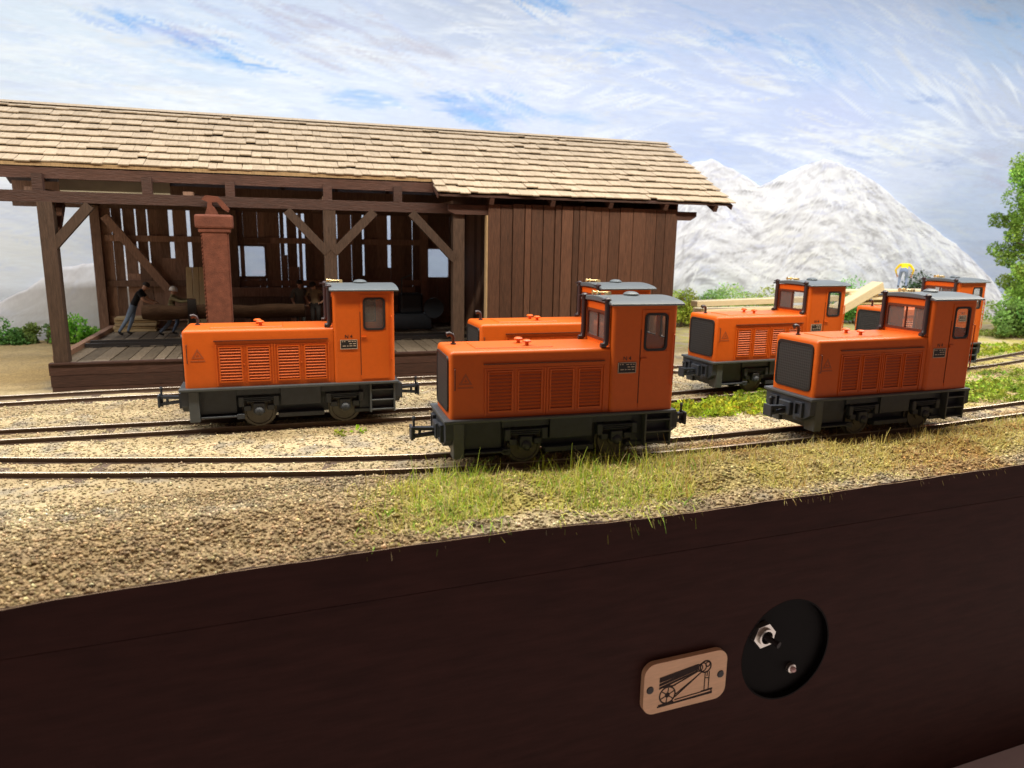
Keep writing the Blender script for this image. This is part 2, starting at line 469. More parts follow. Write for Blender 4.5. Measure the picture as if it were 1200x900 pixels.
def ground_h(x, y):
    x = np.asarray(x, float); y = np.asarray(y, float)
    t = y - (9.04 + (x - 2.94) * math.tan(R(3)))
    base = np.full(x.shape, -.10)
    f = smooth01(t / 2.0)
    rim = ftop(x) + .004 + .045 * smooth01((t + .075) / .2)
    lump = (fbm(x * 1.3, y * 1.3, 3, 4) - .5)
    bank = .10 * smooth01((t - .25) / .7) * smooth01((2.2 - t) / 1.0) * (1 + lump * 1.5)
    h = rim * (1 - f) + base * f + bank
    h = h + .16 * (fbm(x * 2.1, y * 2.1, 5, 4) - .5) * (1 - smooth01((t - 1.3) / 1.2)) * smooth01((t + .05) / .15) * 1.35
    h = h + .05 * (fbm(x * 1.7, y * 1.7, 8, 4) - .5) + .025 * (fbm(x * 7, y * 7, 9, 3) - .5)
    # keep ballast low beside the rails
    d = np.full(x.shape, 9.0)
    for k, ln in LINES.items():
        A = np.array([(p.x, p.y) for p in ln[::2]])
        yy = np.interp(x, A[:, 0], A[:, 1])
        d = np.minimum(d, np.abs(y - yy))
    near = 1 - smooth01((d - .5) / .5)
    h = h * (1 - near) + (-.105 + .03 * (fbm(x * 5, y * 5, 19, 3) - .5)) * near
    # gentle rise to the back
    h = h + .12 * smooth01((y - 21) / 5) * (fbm(x * .5, y * .5, 31, 3) - .2)
    return h

# ------------------------------------------------------------------ ground
def build_ground():
    xs = np.concatenate([np.arange(-13, 20, .07), np.arange(20, 62, .25)])
    ts = np.concatenate([np.arange(-.075, 5, .055), np.arange(5, 23.0, .14)])
    Xg, T = np.meshgrid(xs, ts)
    y0 = 9.04 + (Xg - 2.94) * math.tan(R(3))
    Yg = y0 + T * np.where(True, (31.5 - y0) / ts[-1], 1)
    # uniform near the front, stretched to meet the backdrop
    k = smooth01((T - 3) / 10)
    Yg = (y0 + T) * (1 - k) + Yg * k
    Zg = ground_h(Xg, Yg)
    n0, n1 = Xg.shape
    idx = np.arange(n0 * n1).reshape(n0, n1)
    F = np.stack([idx[:-1, :-1], idx[:-1, 1:], idx[1:, 1:], idx[1:, :-1]], -1).reshape(-1, 4)
    P = ground_paint(Xg.ravel(), Yg.ravel())
    o = np_mesh('ground', np.stack([Xg, Yg, Zg], -1).reshape(-1, 3), F, GROUNDM, P, smooth=True)
    tag(o, 'sandy model ground of tan grit with earthy patches beside the tracks', 'ground', kind='structure')

SAND = np.array([.41, .33, .20]); SANDL = np.array([.51, .425, .27]); EARTH = np.array([.25, .18, .10]); GREY = np.array([.27, .245, .205])
MOSS = np.array([.40, .35, .10]); BROWN = np.array([.30, .165, .055])
def ground_paint(x, y):
    t = y - (9.04 + (x - 2.94) * math.tan(R(3)))
    n1 = fbm(x * .8, y * .8, 41, 4); n2 = fbm(x * 2.7, y * 2.7, 45, 4); n3 = fbm(x * .45, y * .9, 51, 3)
    C = SAND + (SANDL - SAND) * smooth01((n1 - .35) * 3)[:, None]
    def mix(C, D, k): k = np.clip(k, 0, 1)[:, None]; return C * (1 - k) + D * k
    C = mix(C, GREY, smooth01((n2 - .48) * 4) * .75)
    C = mix(C, EARTH, smooth01((n3 - .52) * 5) * .5)
    # front left bank is darker earth
    C = mix(C, EARTH * 1.35, (1 - smooth01((t - .9) / 1.0)) * (1 - smooth01((x - 1.0) / 2.0)) * .75)
    # grass strip in the front middle, brown earth in front right
    gz = smooth01((x - .6) / 1.4) * (1 - smooth01((t - 1.7) / .5)) * smooth01((t - .15) / .3)
    C = mix(C, MOSS, gz * (.45 + .4 * (n2 > .5)))
    bz = smooth01((x - 6) / 2) * (1 - smooth01((t - 2.4) / .4))
    C = mix(C, BROWN, bz * smooth01((n1 - .42) * 5) * .75)
    # green weeds at the right and back
    wz = smooth01((x - 13) / 2) * smooth01((y - 12.6) / .6)
    C = mix(C, MOSS * 1.25, wz * smooth01((n2 - .38) * 4) * .8)
    bk = smooth01((y - 19.5) / 2) * smooth01((-5.6 - x) / .5)
    C = mix(C, np.array([.52, .37, .16]), bk * .6)
    return C

def scatter_grains(name, label, xr, yr, n, smin, smax, dens=None, paint=None, seed=1, sink=.3):
    rg = np.random.default_rng(seed)
    x = rg.uniform(*xr, n); y = yfas(0) * 0 + rg.uniform(*yr, n)
    y0 = 9.04 + (x - 2.94) * math.tan(R(3))
    y = y0 + (y - 9.0)
    keep = np.ones(n, bool)
    if dens is not None: keep = rg.random(n) < dens(x, y)
    # no grains on the rails themselves
    for k, ln in LINES.items():
        A = np.array([(p.x, p.y) for p in ln[::2]])
        d = np.abs(np.abs(y - np.interp(x, A[:, 0], A[:, 1])) - .4)
        keep &= d > .06
    x, y = x[keep], y[keep]; n = len(x)
    sc = smin + (smax - smin) * rg.random(n) ** 2.4
    z = ground_h(x, y) + sc * (.5 - sink)
    base = np.array([[1, 0, 0], [-1, 0, 0], [0, 1, 0], [0, -1, 0], [0, 0, 1], [0, 0, -1]], float)
    Fb = np.array([[0, 2, 4], [2, 1, 4], [1, 3, 4], [3, 0, 4], [2, 0, 5], [1, 2, 5], [3, 1, 5], [0, 3, 5]])
    ang = rg.uniform(0, 2 * PI, n)
    B = base[None] * (1 + rg.uniform(-.35, .35, (n, 6, 1)))
    B = B + rg.uniform(-.3, .3, (n, 6, 3))
    ca, sa = np.cos(ang)[:, None], np.sin(ang)[:, None]
    Bx = B[..., 0] * ca - B[..., 1] * sa; By = B[..., 0] * sa + B[..., 1] * ca
    asp = rg.uniform(.6, 1.3, (n, 1))
    V = np.stack([x[:, None] + Bx * sc[:, None] * .55 * asp, y[:, None] + By * sc[:, None] * .55, z[:, None] + B[..., 2] * sc[:, None] * .42], -1)
    F = (Fb[None] + 6 * np.arange(n)[:, None, None]).reshape(-1, 3)
    C = (paint or ground_paint)(x, y) * np.exp(rg.normal(-.08, .38, (n, 1))) * (1 + rg.uniform(-.06, .06, (n, 3)))
    C = np.clip(C, 0, .8)
    o = np_mesh(name, V.reshape(-1, 3), F, STONEM, np.repeat(C, 6, 0))
    tag(o, label, 'gravel', kind='stuff')
    return o

# ------------------------------------------------------------------ tracks as things
def build_tracks():
    prof = [(-.05, -.112), (.05, -.112), (.05, -.098), (.012, -.088), (.012, -.035), (.03, -.028), (.03, -.006), (.022, 0), (-.022, 0), (-.03, -.006), (-.03, -.028), (-.012, -.035), (-.012, -.088), (-.05, -.098)]
    labels = {'A': 'front narrow gauge track with rusty rails curving in along the grassy front edge',
              'B': 'middle narrow gauge track running past the shed and on to the right background',
              'C': 'rear narrow gauge track lying tight against the shed platform'}
    for k, ln in LINES.items():
        root = empty('railway_track', (0, 0, 0)); tag(root, labels[k], 'railway track', 'narrow gauge tracks')
        T = []
        for i in range(len(ln)):
            t = (ln[min(i + 1, len(ln) - 1)] - ln[max(i - 1, 0)]).normalized(); T.append(t)
        for side in (-1, 1):
            mb = MB(); vs = []; fs = []; n = len(prof)
            for p, t in zip(ln, T):
                nrm = Vector((-t.y, t.x, 0))
                for a, b in prof: vs.append(p + nrm * (side * .40 + a) + Vector((0, 0, b)))
            mi = []
            for i in range(len(ln) - 1):
                for j in range(n):
                    fs.append((i * n + j, i * n + (j + 1) % n, (i + 1) * n + (j + 1) % n, (i + 1) * n + j)); mi.append(1 if j in (6, 7, 8) else 0)
            mb.v = [tuple(q) for q in vs]; mb.f = fs; mb.var = [.5] * len(vs); mb.mi = mi
            mb.build('rail', [RAILSIDE, RAILTOP], root)
        sl = MB(); sl.bev((-.11, -.62, -.10), (.11, .62, 0), .012, 1)
        proto = None; acc = 0
        for i in range(0, len(ln) - 1):
            acc += (ln[i + 1] - ln[i]).length
            if acc > .58:
                acc = 0
                p = ln[i]; t = T[i]
                if p.x > 27: break
                if proto is None: o = proto = sl.build('sleeper', SLEEPER, root)
                else:
                    o = proto.copy(); COL.objects.link(o); o.parent = root
                o.location = (p.x, p.y, -.107 + random.uniform(-.012, .008)); o.rotation_euler = (0, 0, math.atan2(t.y, t.x) + random.uniform(-.04, .04))

# ------------------------------------------------------------------ painted backdrop
def build_backdrop():
    x0, x1, z0, z1 = -24.0, 58.0, -1.5, 19.0
    st = .075
    nx = int((x1 - x0) / st); nz = int((z1 - z0) / st)
    xs = np.linspace(x0, x1, nx); zs = np.linspace(z0, z1, nz)
    Xg, Zg = np.meshgrid(xs, zs)
    # control colours (x, z, sRGB); dim right and bright low left are painted-in light
    CP = [(-8, 11, 226, 236, 246), (-2, 11, 214, 228, 246), (2, 10, 226, 234, 248), (8, 12.5, 205, 214, 232), (9, 9.5, 222, 228, 250), (16, 12, 206, 218, 246),
          (20, 10, 206, 216, 246), (25, 13, 196, 214, 246), (30, 12, 206, 218, 244), (36, 15, 186, 208, 238), (36, 10, 204, 212, 236), (26, 9.5, 204, 212, 244), (31, 7.5, 214, 220, 242),
          (36, 6, 194, 206, 232), (38, 3, 190, 200, 228), (40, 9, 196, 206, 230), (20, 7.5, 196, 208, 240), (-8, 3, 240, 238, 234), (-8, 4.5, 240, 240, 242), (-7, 2, 224, 226, 240), (4, 3, 222, 232, 250), (12, 3, 222, 232, 250), (4, 6, 224, 230, 240), (12, 3, 206, 214, 230), (52, 8, 186, 198, 228), (-20, 6, 220, 226, 236)]
    CP = np.array(CP, float)
    Wt = np.zeros(Xg.shape); C = np.zeros(Xg.shape + (3,))
    for c in CP:
        wgt = 1 / (((Xg - c[0]) / 1.6) ** 2 + (Zg - c[1]) ** 2 + .6) ** 1.6
        Wt += wgt; C += wgt[..., None] * s2l(c[2:])
    C /= Wt[..., None]
    rg = np.random.default_rng(4)
    def stroke(cx, cz, ln, wd, ang, col, op, rag=.6, bend=0.0):
        r_ = ln / 2 + wd
        i0, i1 = np.searchsorted(xs, [cx - r_, cx + r_]); j0, j1 = np.searchsorted(zs, [cz - r_, cz + r_])
        if i1 - i0 < 2 or j1 - j0 < 2: return
        X_ = Xg[j0:j1, i0:i1] - cx; Z_ = Zg[j0:j1, i0:i1] - cz
        ca, sa = math.cos(ang), math.sin(ang)
        u = (X_ * ca + Z_ * sa) / (ln / 2); v_ = (-X_ * sa + Z_ * ca) / (wd / 2) - bend * u * u
        sd = int(rg.integers(1e6))
        br = vnoise(u * 1.5 + 50, v_ * 4 + 50 + sd % 97, sd % 50)
        a = np.clip(1.25 - np.abs(u) ** 2.2, 0, 1) * np.clip(1.5 * (1 - np.abs(v_) ** 2), 0, 1)
        a = a * np.clip((br - .5 * rag + .15) * 2.2, 0, 1) * op
        C[j0:j1, i0:i1] = C[j0:j1, i0:i1] * (1 - a[..., None]) + s2l(col) * a[..., None]
    pal = [(242, 246, 252), (236, 241, 252), (212, 222, 250), (196, 210, 246), (226, 230, 246), (208, 214, 236)]
    for k in range(2600):
        cx = rg.uniform(-12, 48); cz = rg.uniform(0, 18)
        lowr = smooth01((cx - 28) / 8) * smooth01((11 - cz) / 5)
        col = np.array(pal[rg.integers(len(pal))], float)
        col = col * (1 - .13 * lowr) if cx < 30 else col * (1 - .15 * smooth01((cx - 28) / 10))  # strokes darken to the right, lamp falloff put into the paint
        ang = (-.16 if cx < 14 else -.05) + rg.normal(0, .13) - (.25 if (cx > 24 and cz > 10) else 0)
        stroke(cx, cz, rg.uniform(.8, 4.2), rg.uniform(.14, .55), ang, col, rg.uniform(.12, .42), .8, rg.normal(0, .3))
    # white cloud streaks
    for (cx, cz, n, sp, spz, ang) in ((-6.5, 10.4, 60, 2.6, .9, -.12), (-3, 8.6, 45, 3, .4, -.10), (4.5, 10.6, 50, 2.5, .6, -.15), (10, 12, 60, 2, 1.0, -.1), (26.5, 8.6, 70, 3, .5, -.05), (33, 12, 50, 3, .8, -.5), (18, 11, 50, 4, 1.2, -.1), (31, 9, 40, 3, .7, -.1), (13.5, 11, 40, 1.5, 1.5, .3)):
        for k in range(n):
            stroke(cx + rg.normal(0, sp), cz + rg.normal(0, spz), rg.uniform(.9, 3.6), rg.uniform(.14, .45), ang + rg.normal(0, .12), (246, 248, 252) if rg.random() < .75 else (236, 234, 232), rg.uniform(.22, .55), .7, rg.normal(0, .3))
    # blue and mauve patches where the painter left them
    B1, B2, MV = (150, 196, 244), (124, 180, 240), (200, 198, 212)
    for (cx, cz, n, sp, spz, ang, cols, op) in (
        (-4.6, 11.0, 11, .5, .12, -.35, (B1, B2, (150, 186, 240)), .7), (-2.2, 10.4, 14, .7, .2, -.3, (B1, B2, (168, 196, 240)), .65), (-1.0, 10.1, 9, .4, .15, -.3, (B2, B1), .7),
        (1.8, 11.6, 34, 1.6, .55, -.25, (MV, (206, 196, 204), (180, 176, 206)), .5), (5.4, 11.0, 22, 1.2, .35, -.25, (MV, (200, 192, 206)), .5), (-3.0, 10.7, 8, .6, .2, -.3, (MV, (170, 178, 226)), .5),
        (3.3, 9.05, 12, .8, .14, -.05, (B1, (166, 200, 244)), .65), (7.3, 9.0, 20, .5, .35, -.1, (B1, B2, (150, 184, 240)), .7), (8.3, 8.6, 16, .7, .25, -.2, ((160, 194, 242), B1), .6),
        (10.4, 13.3, 14, .7, .12, -.3, (B1, B2, (140, 180, 236)), .75), (9.3, 9.2, 14, .5, .25, -.3, (B1, (150, 186, 238)), .6), (14.5, 11.9, 18, 1.2, .25, -.05, ((180, 206, 244), (164, 200, 244)), .55),
        (21, 12.9, 22, 2.2, .3, -.22, (B1, (150, 190, 240)), .6), (24.5, 12.0, 18, 1.6, .4, -.45, (B1, (150, 186, 240)), .5), (35, 15.2, 14, 1.6, .25, -.08, (B1, (130, 185, 236)), .6), (31, 11.0, 9, .8, .12, -.15, ((160, 182, 226),), .6),
        (28.5, 8.2, 9, 1.2, .12, -.08, ((176, 192, 230),), .6), (33, 8.0, 10, 1.0, .15, -.05, ((170, 184, 220),), .55), (12.2, 8.9, 10, .6, .12, -.05, ((176, 204, 244),), .5), (20, 7.6, 20, 2.5, .5, -.08, ((176, 196, 242), (190, 204, 244)), .45),
        (37, 4.5, 40, 1.6, 1.2, -.04, ((168, 184, 222), (184, 196, 230), (176, 192, 226)), .45), (36.5, 7.5, 30, 1.4, .8, -.04, ((192, 188, 208), (176, 182, 212)), .45), (33, 6.3, 24, 1.2, .6, -.05, ((200, 206, 232), (184, 196, 228)), .4)):
        for k in range(n):
            stroke(cx + rg.normal(0, sp), cz + rg.normal(0, spz), rg.uniform(.6, 2.6), rg.uniform(.10, .40), ang + rg.normal(0, .13), cols[rg.integers(len(cols))], op * rg.uniform(.4, .8), .6, rg.normal(0, .4))
    C = np.clip(C * np.array([.84, .91, .96]), 0, .90)
    Yg = 30 + .0 * Xg
    idx = np.arange(nx * nz).reshape(nz, nx)
    F = np.stack([idx[:-1, :-1], idx[:-1, 1:], idx[1:, 1:], idx[1:, :-1]], -1).reshape(-1, 4)
    o = np_mesh('sky', np.stack([Xg, Yg, Zg], -1).reshape(-1, 3), F, SKYM, C.reshape(-1, 3), smooth=True)
    tag(o, 'painted backdrop of pale blue sky with streaky white brushed clouds', 'sky', kind='structure')

def build_mountain(name, label, sil, depth, base_col, pal, seed, nstroke, zlow=-.6, dx=.085):
    """low plaster relief fixed to the backdrop, coloured with short brush strokes that follow its slopes"""
    sil = np.array(sil, float)
    xs = np.arange(sil[0, 0], sil[-1, 0], dx)
    top = np.interp(xs, sil[:, 0], sil[:, 1]) + .09 * (fbm(xs * 1.6, xs * 0 + 3, seed, 4) - .5) * 2
    nr = int((top.max() - zlow) / .085)
    tt = np.linspace(0, 1, nr)
    Xg = np.tile(xs, (nr, 1)); Zg = zlow + (top - zlow)[None, :] * tt[:, None]
    fade = np.minimum(1, (1 - tt[:, None]) * 5)
    rel = depth * (.2 + .8 * (1 - tt[:, None])) + depth * .8 * (fbm(Xg * .42 + Zg * .12, Zg * .36, seed + 3, 3) - .4) * fade + .05 * (fbm(Xg * 1.6, Zg * 1.6, seed + 9, 3) - .5) * fade
    rel = np.maximum(rel, .05)
    Yg = 29.97 - rel
    Yg[-1] = 29.985; Yg[:, 0] = 29.985; Yg[:, -1] = 29.985
    rg = np.random.default_rng(seed)
    C = np.ones(Xg.shape + (3,)) * s2l(base_col)
    slope = np.gradient(np.convolve(np.pad(top, 20, mode='edge'), np.ones(41) / 41, 'valid'), xs)
    for k in range(nstroke):
        i = int(rg.integers(len(xs))); cx = xs[i]; t_ = rg.uniform(.0, 1.0); cz = zlow + (top[i] - zlow) * t_
        ang = math.atan(slope[i] * 1.25) * rg.uniform(.6, 1.2) + rg.normal(0, .35)
        ln = rg.uniform(.4, 2.0); wd = rg.uniform(.06, .12 + .28 * rg.random())
        col = pal[min(len(pal) - 1, int(rg.random() ** (.95 + .6 * t_) * len(pal)))]
        r_ = ln / 2 + wd
        i0, i1 = np.searchsorted(xs, [cx - r_, cx + r_])
        X_ = Xg[:, i0:i1] - cx; Z_ = Zg[:, i0:i1] - cz
        ca, sa = math.cos(ang), math.sin(ang)
        u = (X_ * ca + Z_ * sa) / (ln / 2); v_ = (-X_ * sa + Z_ * ca) / (wd / 2)
        if u.size == 0: continue
        br = vnoise(u * 1.3 + 60, v_ * 3 + 60 + k % 90, k % 40)
        a = np.clip(1.2 - np.abs(u) ** 2.2, 0, 1) * np.clip(1.5 * (1 - v_ ** 2), 0, 1) * np.clip((br - .2) * 2.2, 0, 1) * rg.uniform(.25, .75)
        a = np.where((np.abs(u) < 1.1) & (np.abs(v_) < 1), a, 0)
        C[:, i0:i1] = C[:, i0:i1] * (1 - a[..., None]) + s2l(col) * a[..., None]
    idx = np.arange(nr * len(xs)).reshape(nr, len(xs))
    F = np.stack([idx[:-1, :-1], idx[:-1, 1:], idx[1:, 1:], idx[1:, :-1]], -1).reshape(-1, 4)
    o = np_mesh(name, np.stack([Xg, Yg, Zg], -1).reshape(-1, 3), F, MOUNTM, np.clip(C * np.array([.93, .975, 1.05]), 0, .9).reshape(-1, 3), smooth=True)
    tag(o, label, 'mountain', kind='structure')
    return o

# ------------------------------------------------------------------ foliage
def leaves(n, pos, size, rg, col, cvar=.3, flat=.0):
    """pos (n,3): leaf centres; each leaf a bent quad"""
    a = rg.uniform(0, 2 * PI, n); b = rg.uniform(-.2, 1.2, n) * (1 - flat); s_ = size * rg.uniform(.6, 1.4, n)
    d = np.stack([np.cos(a) * np.cos(b), np.sin(a) * np.cos(b), np.sin(b)], 1)
    e = np.cross(d, rg.normal(0, 1, (n, 3))); e /= np.linalg.norm(e, axis=1, keepdims=True) + 1e-6
    V = np.stack([pos, pos + d * s_[:, None] * .5 + e * s_[:, None] * .32, pos + d * s_[:, None], pos + d * s_[:, None] * .5 - e * s_[:, None] * .32], 1)
    F = np.arange(n * 4).reshape(n, 4)
    C = np.asarray(col)[None] * np.exp(rg.normal(0, cvar, (n, 1))) * (1 + rg.uniform(-.12, .12, (n, 3))) if np.ndim(col) == 1 else np.asarray(col) * np.exp(rg.normal(0, cvar, (n, 1)))
    return V.reshape(-1, 3), F, np.repeat(np.clip(C, 0, .8), 4, 0)

def blob_points(n, centers, radii, rg):
    k = rg.integers(len(centers), size=n)
    d = rg.normal(0, 1, (n, 3)); d /= np.linalg.norm(d, axis=1, keepdims=True)
    r_ = rg.uniform(.55, 1.05, n) ** .6
    return np.asarray(centers)[k] + d * np.asarray(radii)[k][:, None] * r_[:, None] * np.array([1, .8, .9]), k

def shrub(loc, w_, h_, n, col, label, seed, group, leaf=.11, cat='shrub', depth=None, name='shrub'):
    rg = np.random.default_rng(seed)
    root = empty(name, loc); tag(root, label, cat, group)
    nb = max(3, int(w_ / h_ * 4))
    cs = []; rs = []; cols = []
    dp = depth or w_ * .5
    for i in range(nb * 2):
        u = rg.uniform(-1, 1)
        hh = h_ * (1 - .55 * abs(u) ** 1.5) * rg.uniform(.55, 1)
        cs.append((u * w_ / 2 * .8, rg.uniform(-.5, .5) * dp * .6, hh * .62)); rs.append(hh * rg.uniform(.26, .42)); cols.append(np.asarray(col) * rg.uniform(.6, 1.45) * (1 + rg.uniform(-.15, .15, 3)))
        cs.append((u * w_ / 2 * .9, rg.uniform(-.5, .5) * dp * .5, hh * .24)); rs.append(hh * rg.uniform(.22, .32)); cols.append(np.asarray(col) * rg.uniform(.6, 1.3))
    pos, k = blob_points(int(n * 1.5), cs, rs, rg)
    pos[:, 2] = np.abs(pos[:, 2])
    V, F, C = leaves(len(pos), pos, leaf, rg, np.array(cols)[k], .28)
    np_mesh('foliage', V, F, LEAFM, C, root)
    st = MB()
    for i in range(0, len(cs), 2):
        c = cs[i]; st.tube([(c[0] * .2, c[1] * .2, -.15), (c[0] * .7, c[1] * .7, c[2] * .5), c], [.03, .022, .01], 5)
    st.build('stem', BARK, root)
    return root

def tree(loc, h_, label, seed, col, spread, n=9000, leaf=.16):
    rg = np.random.default_rng(seed)
    root = empty('tree', loc); tag(root, label, 'tree')
    tr = MB(); cs = []; rs = []; cols = []
    tr.tube([(0, 0, -.2), (.05, .02, h_ * .3), (-.04, .05, h_ * .6), (.02, 0, h_ * .92)], [.2, .15, .1, .03], 9)
    for i in range(46):
        z = h_ * (.06 + .90 * i / 45); a = rg.uniform(0, 2 * PI); r_ = spread * (1.05 - .75 * abs(z / h_ - .35) ** 1.0) * rg.uniform(.5, 1)
        tip = (math.cos(a) * r_, math.sin(a) * r_ * .8, z + .25)
        tr.tube([(0, 0, z - .3), (tip[0] * .5, tip[1] * .5, z), tip], [.05, .03, .012], 5)
        for q in range(3):
            t_ = (.45, .75, 1.0)[q]
            cs.append((tip[0] * t_ + rg.normal(0, .12), tip[1] * t_ + rg.normal(0, .12), z + .25 * t_ + rg.normal(0, .1))); rs.append(rg.uniform(.3, .55)); cols.append(np.asarray(col) * rg.uniform(.55, 1.5) * (1 + rg.uniform(-.12, .12, 3)))
    tr.build('trunk', BARK, root, smooth=50)
    pos, k = blob_points(n, cs, rs, rg)
    V, F, C = leaves(n, pos, leaf, rg, np.array(cols)[k], .28)
    np_mesh('crown', V, F, LEAFM, C, root)

def ground_cover(name, label, patches, seed):
    rg = np.random.default_rng(seed)
    P = []; Cc = []
    for (cx, cy, rx, ry, n, col) in patches:
        # tufts within an uneven patch
        m = int(n / 26)
        a = rg.uniform(0, 2 * PI, m); r_ = np.sqrt(rg.random(m)) * (1 + .25 * np.sin(3 * a + cx))
        tx = cx + np.cos(a) * r_ * rx; ty = cy + np.sin(a) * r_ * ry
        tcol = np.asarray(col) * rg.uniform(.6, 1.4, (m, 1)) * (1 + rg.uniform(-.2, .2, (m, 3)))
        th = rg.uniform(.06, .2, m)
        for i in range(m):
            k = 26
            d = rg.normal(0, 1, (k, 3)); d /= np.linalg.norm(d, axis=1, keepdims=True)
            p = np.array([tx[i], ty[i], 0]) + d * np.array([.13, .13, th[i]]) * rg.uniform(.5, 1, (k, 1))
            p[:, 2] = np.abs(p[:, 2]) + ground_h(p[:, 0], p[:, 1])
            P.append(p); Cc.append(np.repeat(tcol[i][None], k, 0))
    P = np.concatenate(P); Cc = np.concatenate(Cc)
    V, F, C = leaves(len(P), P, .075, rg, Cc, .22)
    o = np_mesh(name, V, F, LEAFM, C); tag(o, label, 'ground cover', kind='stuff')

def static_grass():
    rg = np.random.default_rng(77)
    n = 30000
    x = rg.uniform(.3, 19, n); t = rg.uniform(-.02, 2.4, n)
    y = 9.04 + (x - 2.94) * math.tan(R(3)) + t
    nz = fbm(x * 1.5, y * 1.5, 61, 4)
    left = smooth01((x - .5) / 1.8)
    ytr = np.interp(x, [p.x for p in LINES['A']], [p.y for p in LINES['A']])
    near = np.abs(y - ytr)
    d = left * smooth01((nz - .33) * 4) * np.where(x < 7.6, 1.0, .32) * (near > .58) * (1 - smooth01((t - 1.9) / .4))
    d = np.where((t < .1), d * .05, d)
    keep = rg.random(n) < d * .78
    x, y, t, nz = x[keep], y[keep], t[keep], nz[keep]
    # tufts right by the rail in front of the middle engine
    for (cx, cy, m) in ((3.0, 11.0, 60), (4.2, 11.08, 50), (5.0, 11.1, 40), (5.8, 11.1, 40), (6.6, 11.1, 30), (2.4, 11.1, 25), (9.8, 11.2, 5), (11.6, 11.25, 6), (12.9, 11.3, 8), (15.0, 11.3, 40), (15.8, 11.4, 50), (14.6, 11.1, 40)):
        x = np.concatenate([x, cx + rg.normal(0, .16, m)]); y = np.concatenate([y, cy + rg.normal(0, .06, m)])
    nl_ = len(x)
    m_ = 60000
    x2 = rg.uniform(.6, 19, m_); t2 = rg.uniform(-.05, 2.1, m_); y2 = 9.04 + (x2 - 2.94) * math.tan(R(3)) + t2
    n2_ = fbm(x2 * 1.1, y2 * 1.4, 71, 4)
    ytr2 = np.interp(x2, [p.x for p in LINES['A']], [p.y for p in LINES['A']])
    k2 = rg.random(m_) < smooth01((n2_ - .36) * 4) * smooth01((x2 - .6) / 1.6) * (np.abs(y2 - ytr2) > .6) * (1 - smooth01((t2 - 1.7) / .4)) * np.where(x2 < 9, .9, .6)
    x = np.concatenate([x, x2[k2]]); y = np.concatenate([y, y2[k2]])
    n = len(x)
    z = ground_h(x, y) - .02
    ln = (rg.uniform(.12, .36, n) + .22 * (rg.random(n) < .06)) * np.where(x < 7.5, 1, .75)
    short = np.arange(n) >= nl_
    ln = np.where(short, rg.uniform(.07, .17, n), ln)
    a = rg.uniform(0, 2 * PI, n); lean = np.abs(rg.normal(.65, .5, n)); lean = np.where(short, lean + .35, lean)
    t_ = y - (9.04 + (x - 2.94) * math.tan(R(3)))
    a = np.where((t_ < .22) & (rg.random(n) < .6), rg.normal(-PI / 2, .6, n), a); lean = np.where(t_ < .22, lean + .6, lean)
    dx, dy = np.cos(a), np.sin(a)
    wv = rg.uniform(.006, .012, n)
    b = rg.uniform(0, 2 * PI, n); sx, sy = np.cos(b) * wv, np.sin(b) * wv
    V = []
    for s_ in (0, .5, 1.0):
        px = x + dx * ln * np.sin(lean * (.5 + .5 * s_)) * s_; py = y + dy * ln * np.sin(lean * (.5 + .5 * s_)) * s_; pz = z + ln * np.cos(lean * (.4 + .9 * s_)) * s_
        k = 1 - .75 * s_
        V.append(np.stack([px - sx * k, py - sy * k, pz], 1)); V.append(np.stack([px + sx * k, py + sy * k, pz], 1))
    V = np.stack(V, 1)
    F = (np.array([[0, 1, 3, 2], [2, 3, 5, 4]])[None] + 6 * np.arange(n)[:, None, None]).reshape(-1, 4)
    cols = np.array([(.62, .64, .12), (.46, .60, .09), (.74, .66, .24), (.27, .50, .07), (.74, .60, .34), (.55, .37, .13)])
    green = np.clip(1.5 - np.abs(x - 3.6) / 3.0, 0, 1.2) + .35 * ((x > 14.5))
    pk = rg.random(n)
    ci = np.where(pk < .42 * green, rg.integers(0, 2, n), np.where(pk < .62 * green, 3, np.where(pk < .75, 2, np.where(pk < .9, 4, 5))))
    ci = np.where(short & (rg.random(n) < .62), np.where(x > 7, rg.choice([2, 4, 5, 4], n), rg.choice([2, 4, 0, 4], n)), ci)
    ci = np.where((ci == 5) & (x < 6), 0, ci)
    C = cols[ci] * np.exp(rg.normal(0, .18, (n, 1)))
    o = np_mesh('grass', V.reshape(-1, 3), F, GRASSM, np.repeat(np.clip(C, 0, .8), 6, 0))
    tag(o, 'short yellow green static grass along the front edge of the layout', 'grass', kind='stuff')

# ------------------------------------------------------------------ locomotive
def text_mesh(name, txt, size, m, parent, loc, rot, depth=.002):
    cu = bpy.data.curves.new(name, 'FONT'); cu.body = txt; cu.size = size; cu.align_x = 'CENTER'; cu.align_y = 'CENTER'; cu.extrude = depth
    t = bpy.data.objects.new(name, cu); COL.objects.link(t)
    bpy.context.view_layer.update()
    me = bpy.data.meshes.new_from_object(t.evaluated_get(bpy.context.evaluated_depsgraph_get()))
    COL.objects.unlink(t); bpy.data.objects.remove(t)
    me.materials.clear(); me.materials.append(m)
    o = bpy.data.objects.new(name, me); COL.objects.link(o); o.parent = parent; o.location = loc; o.rotation_euler = rot
    return o

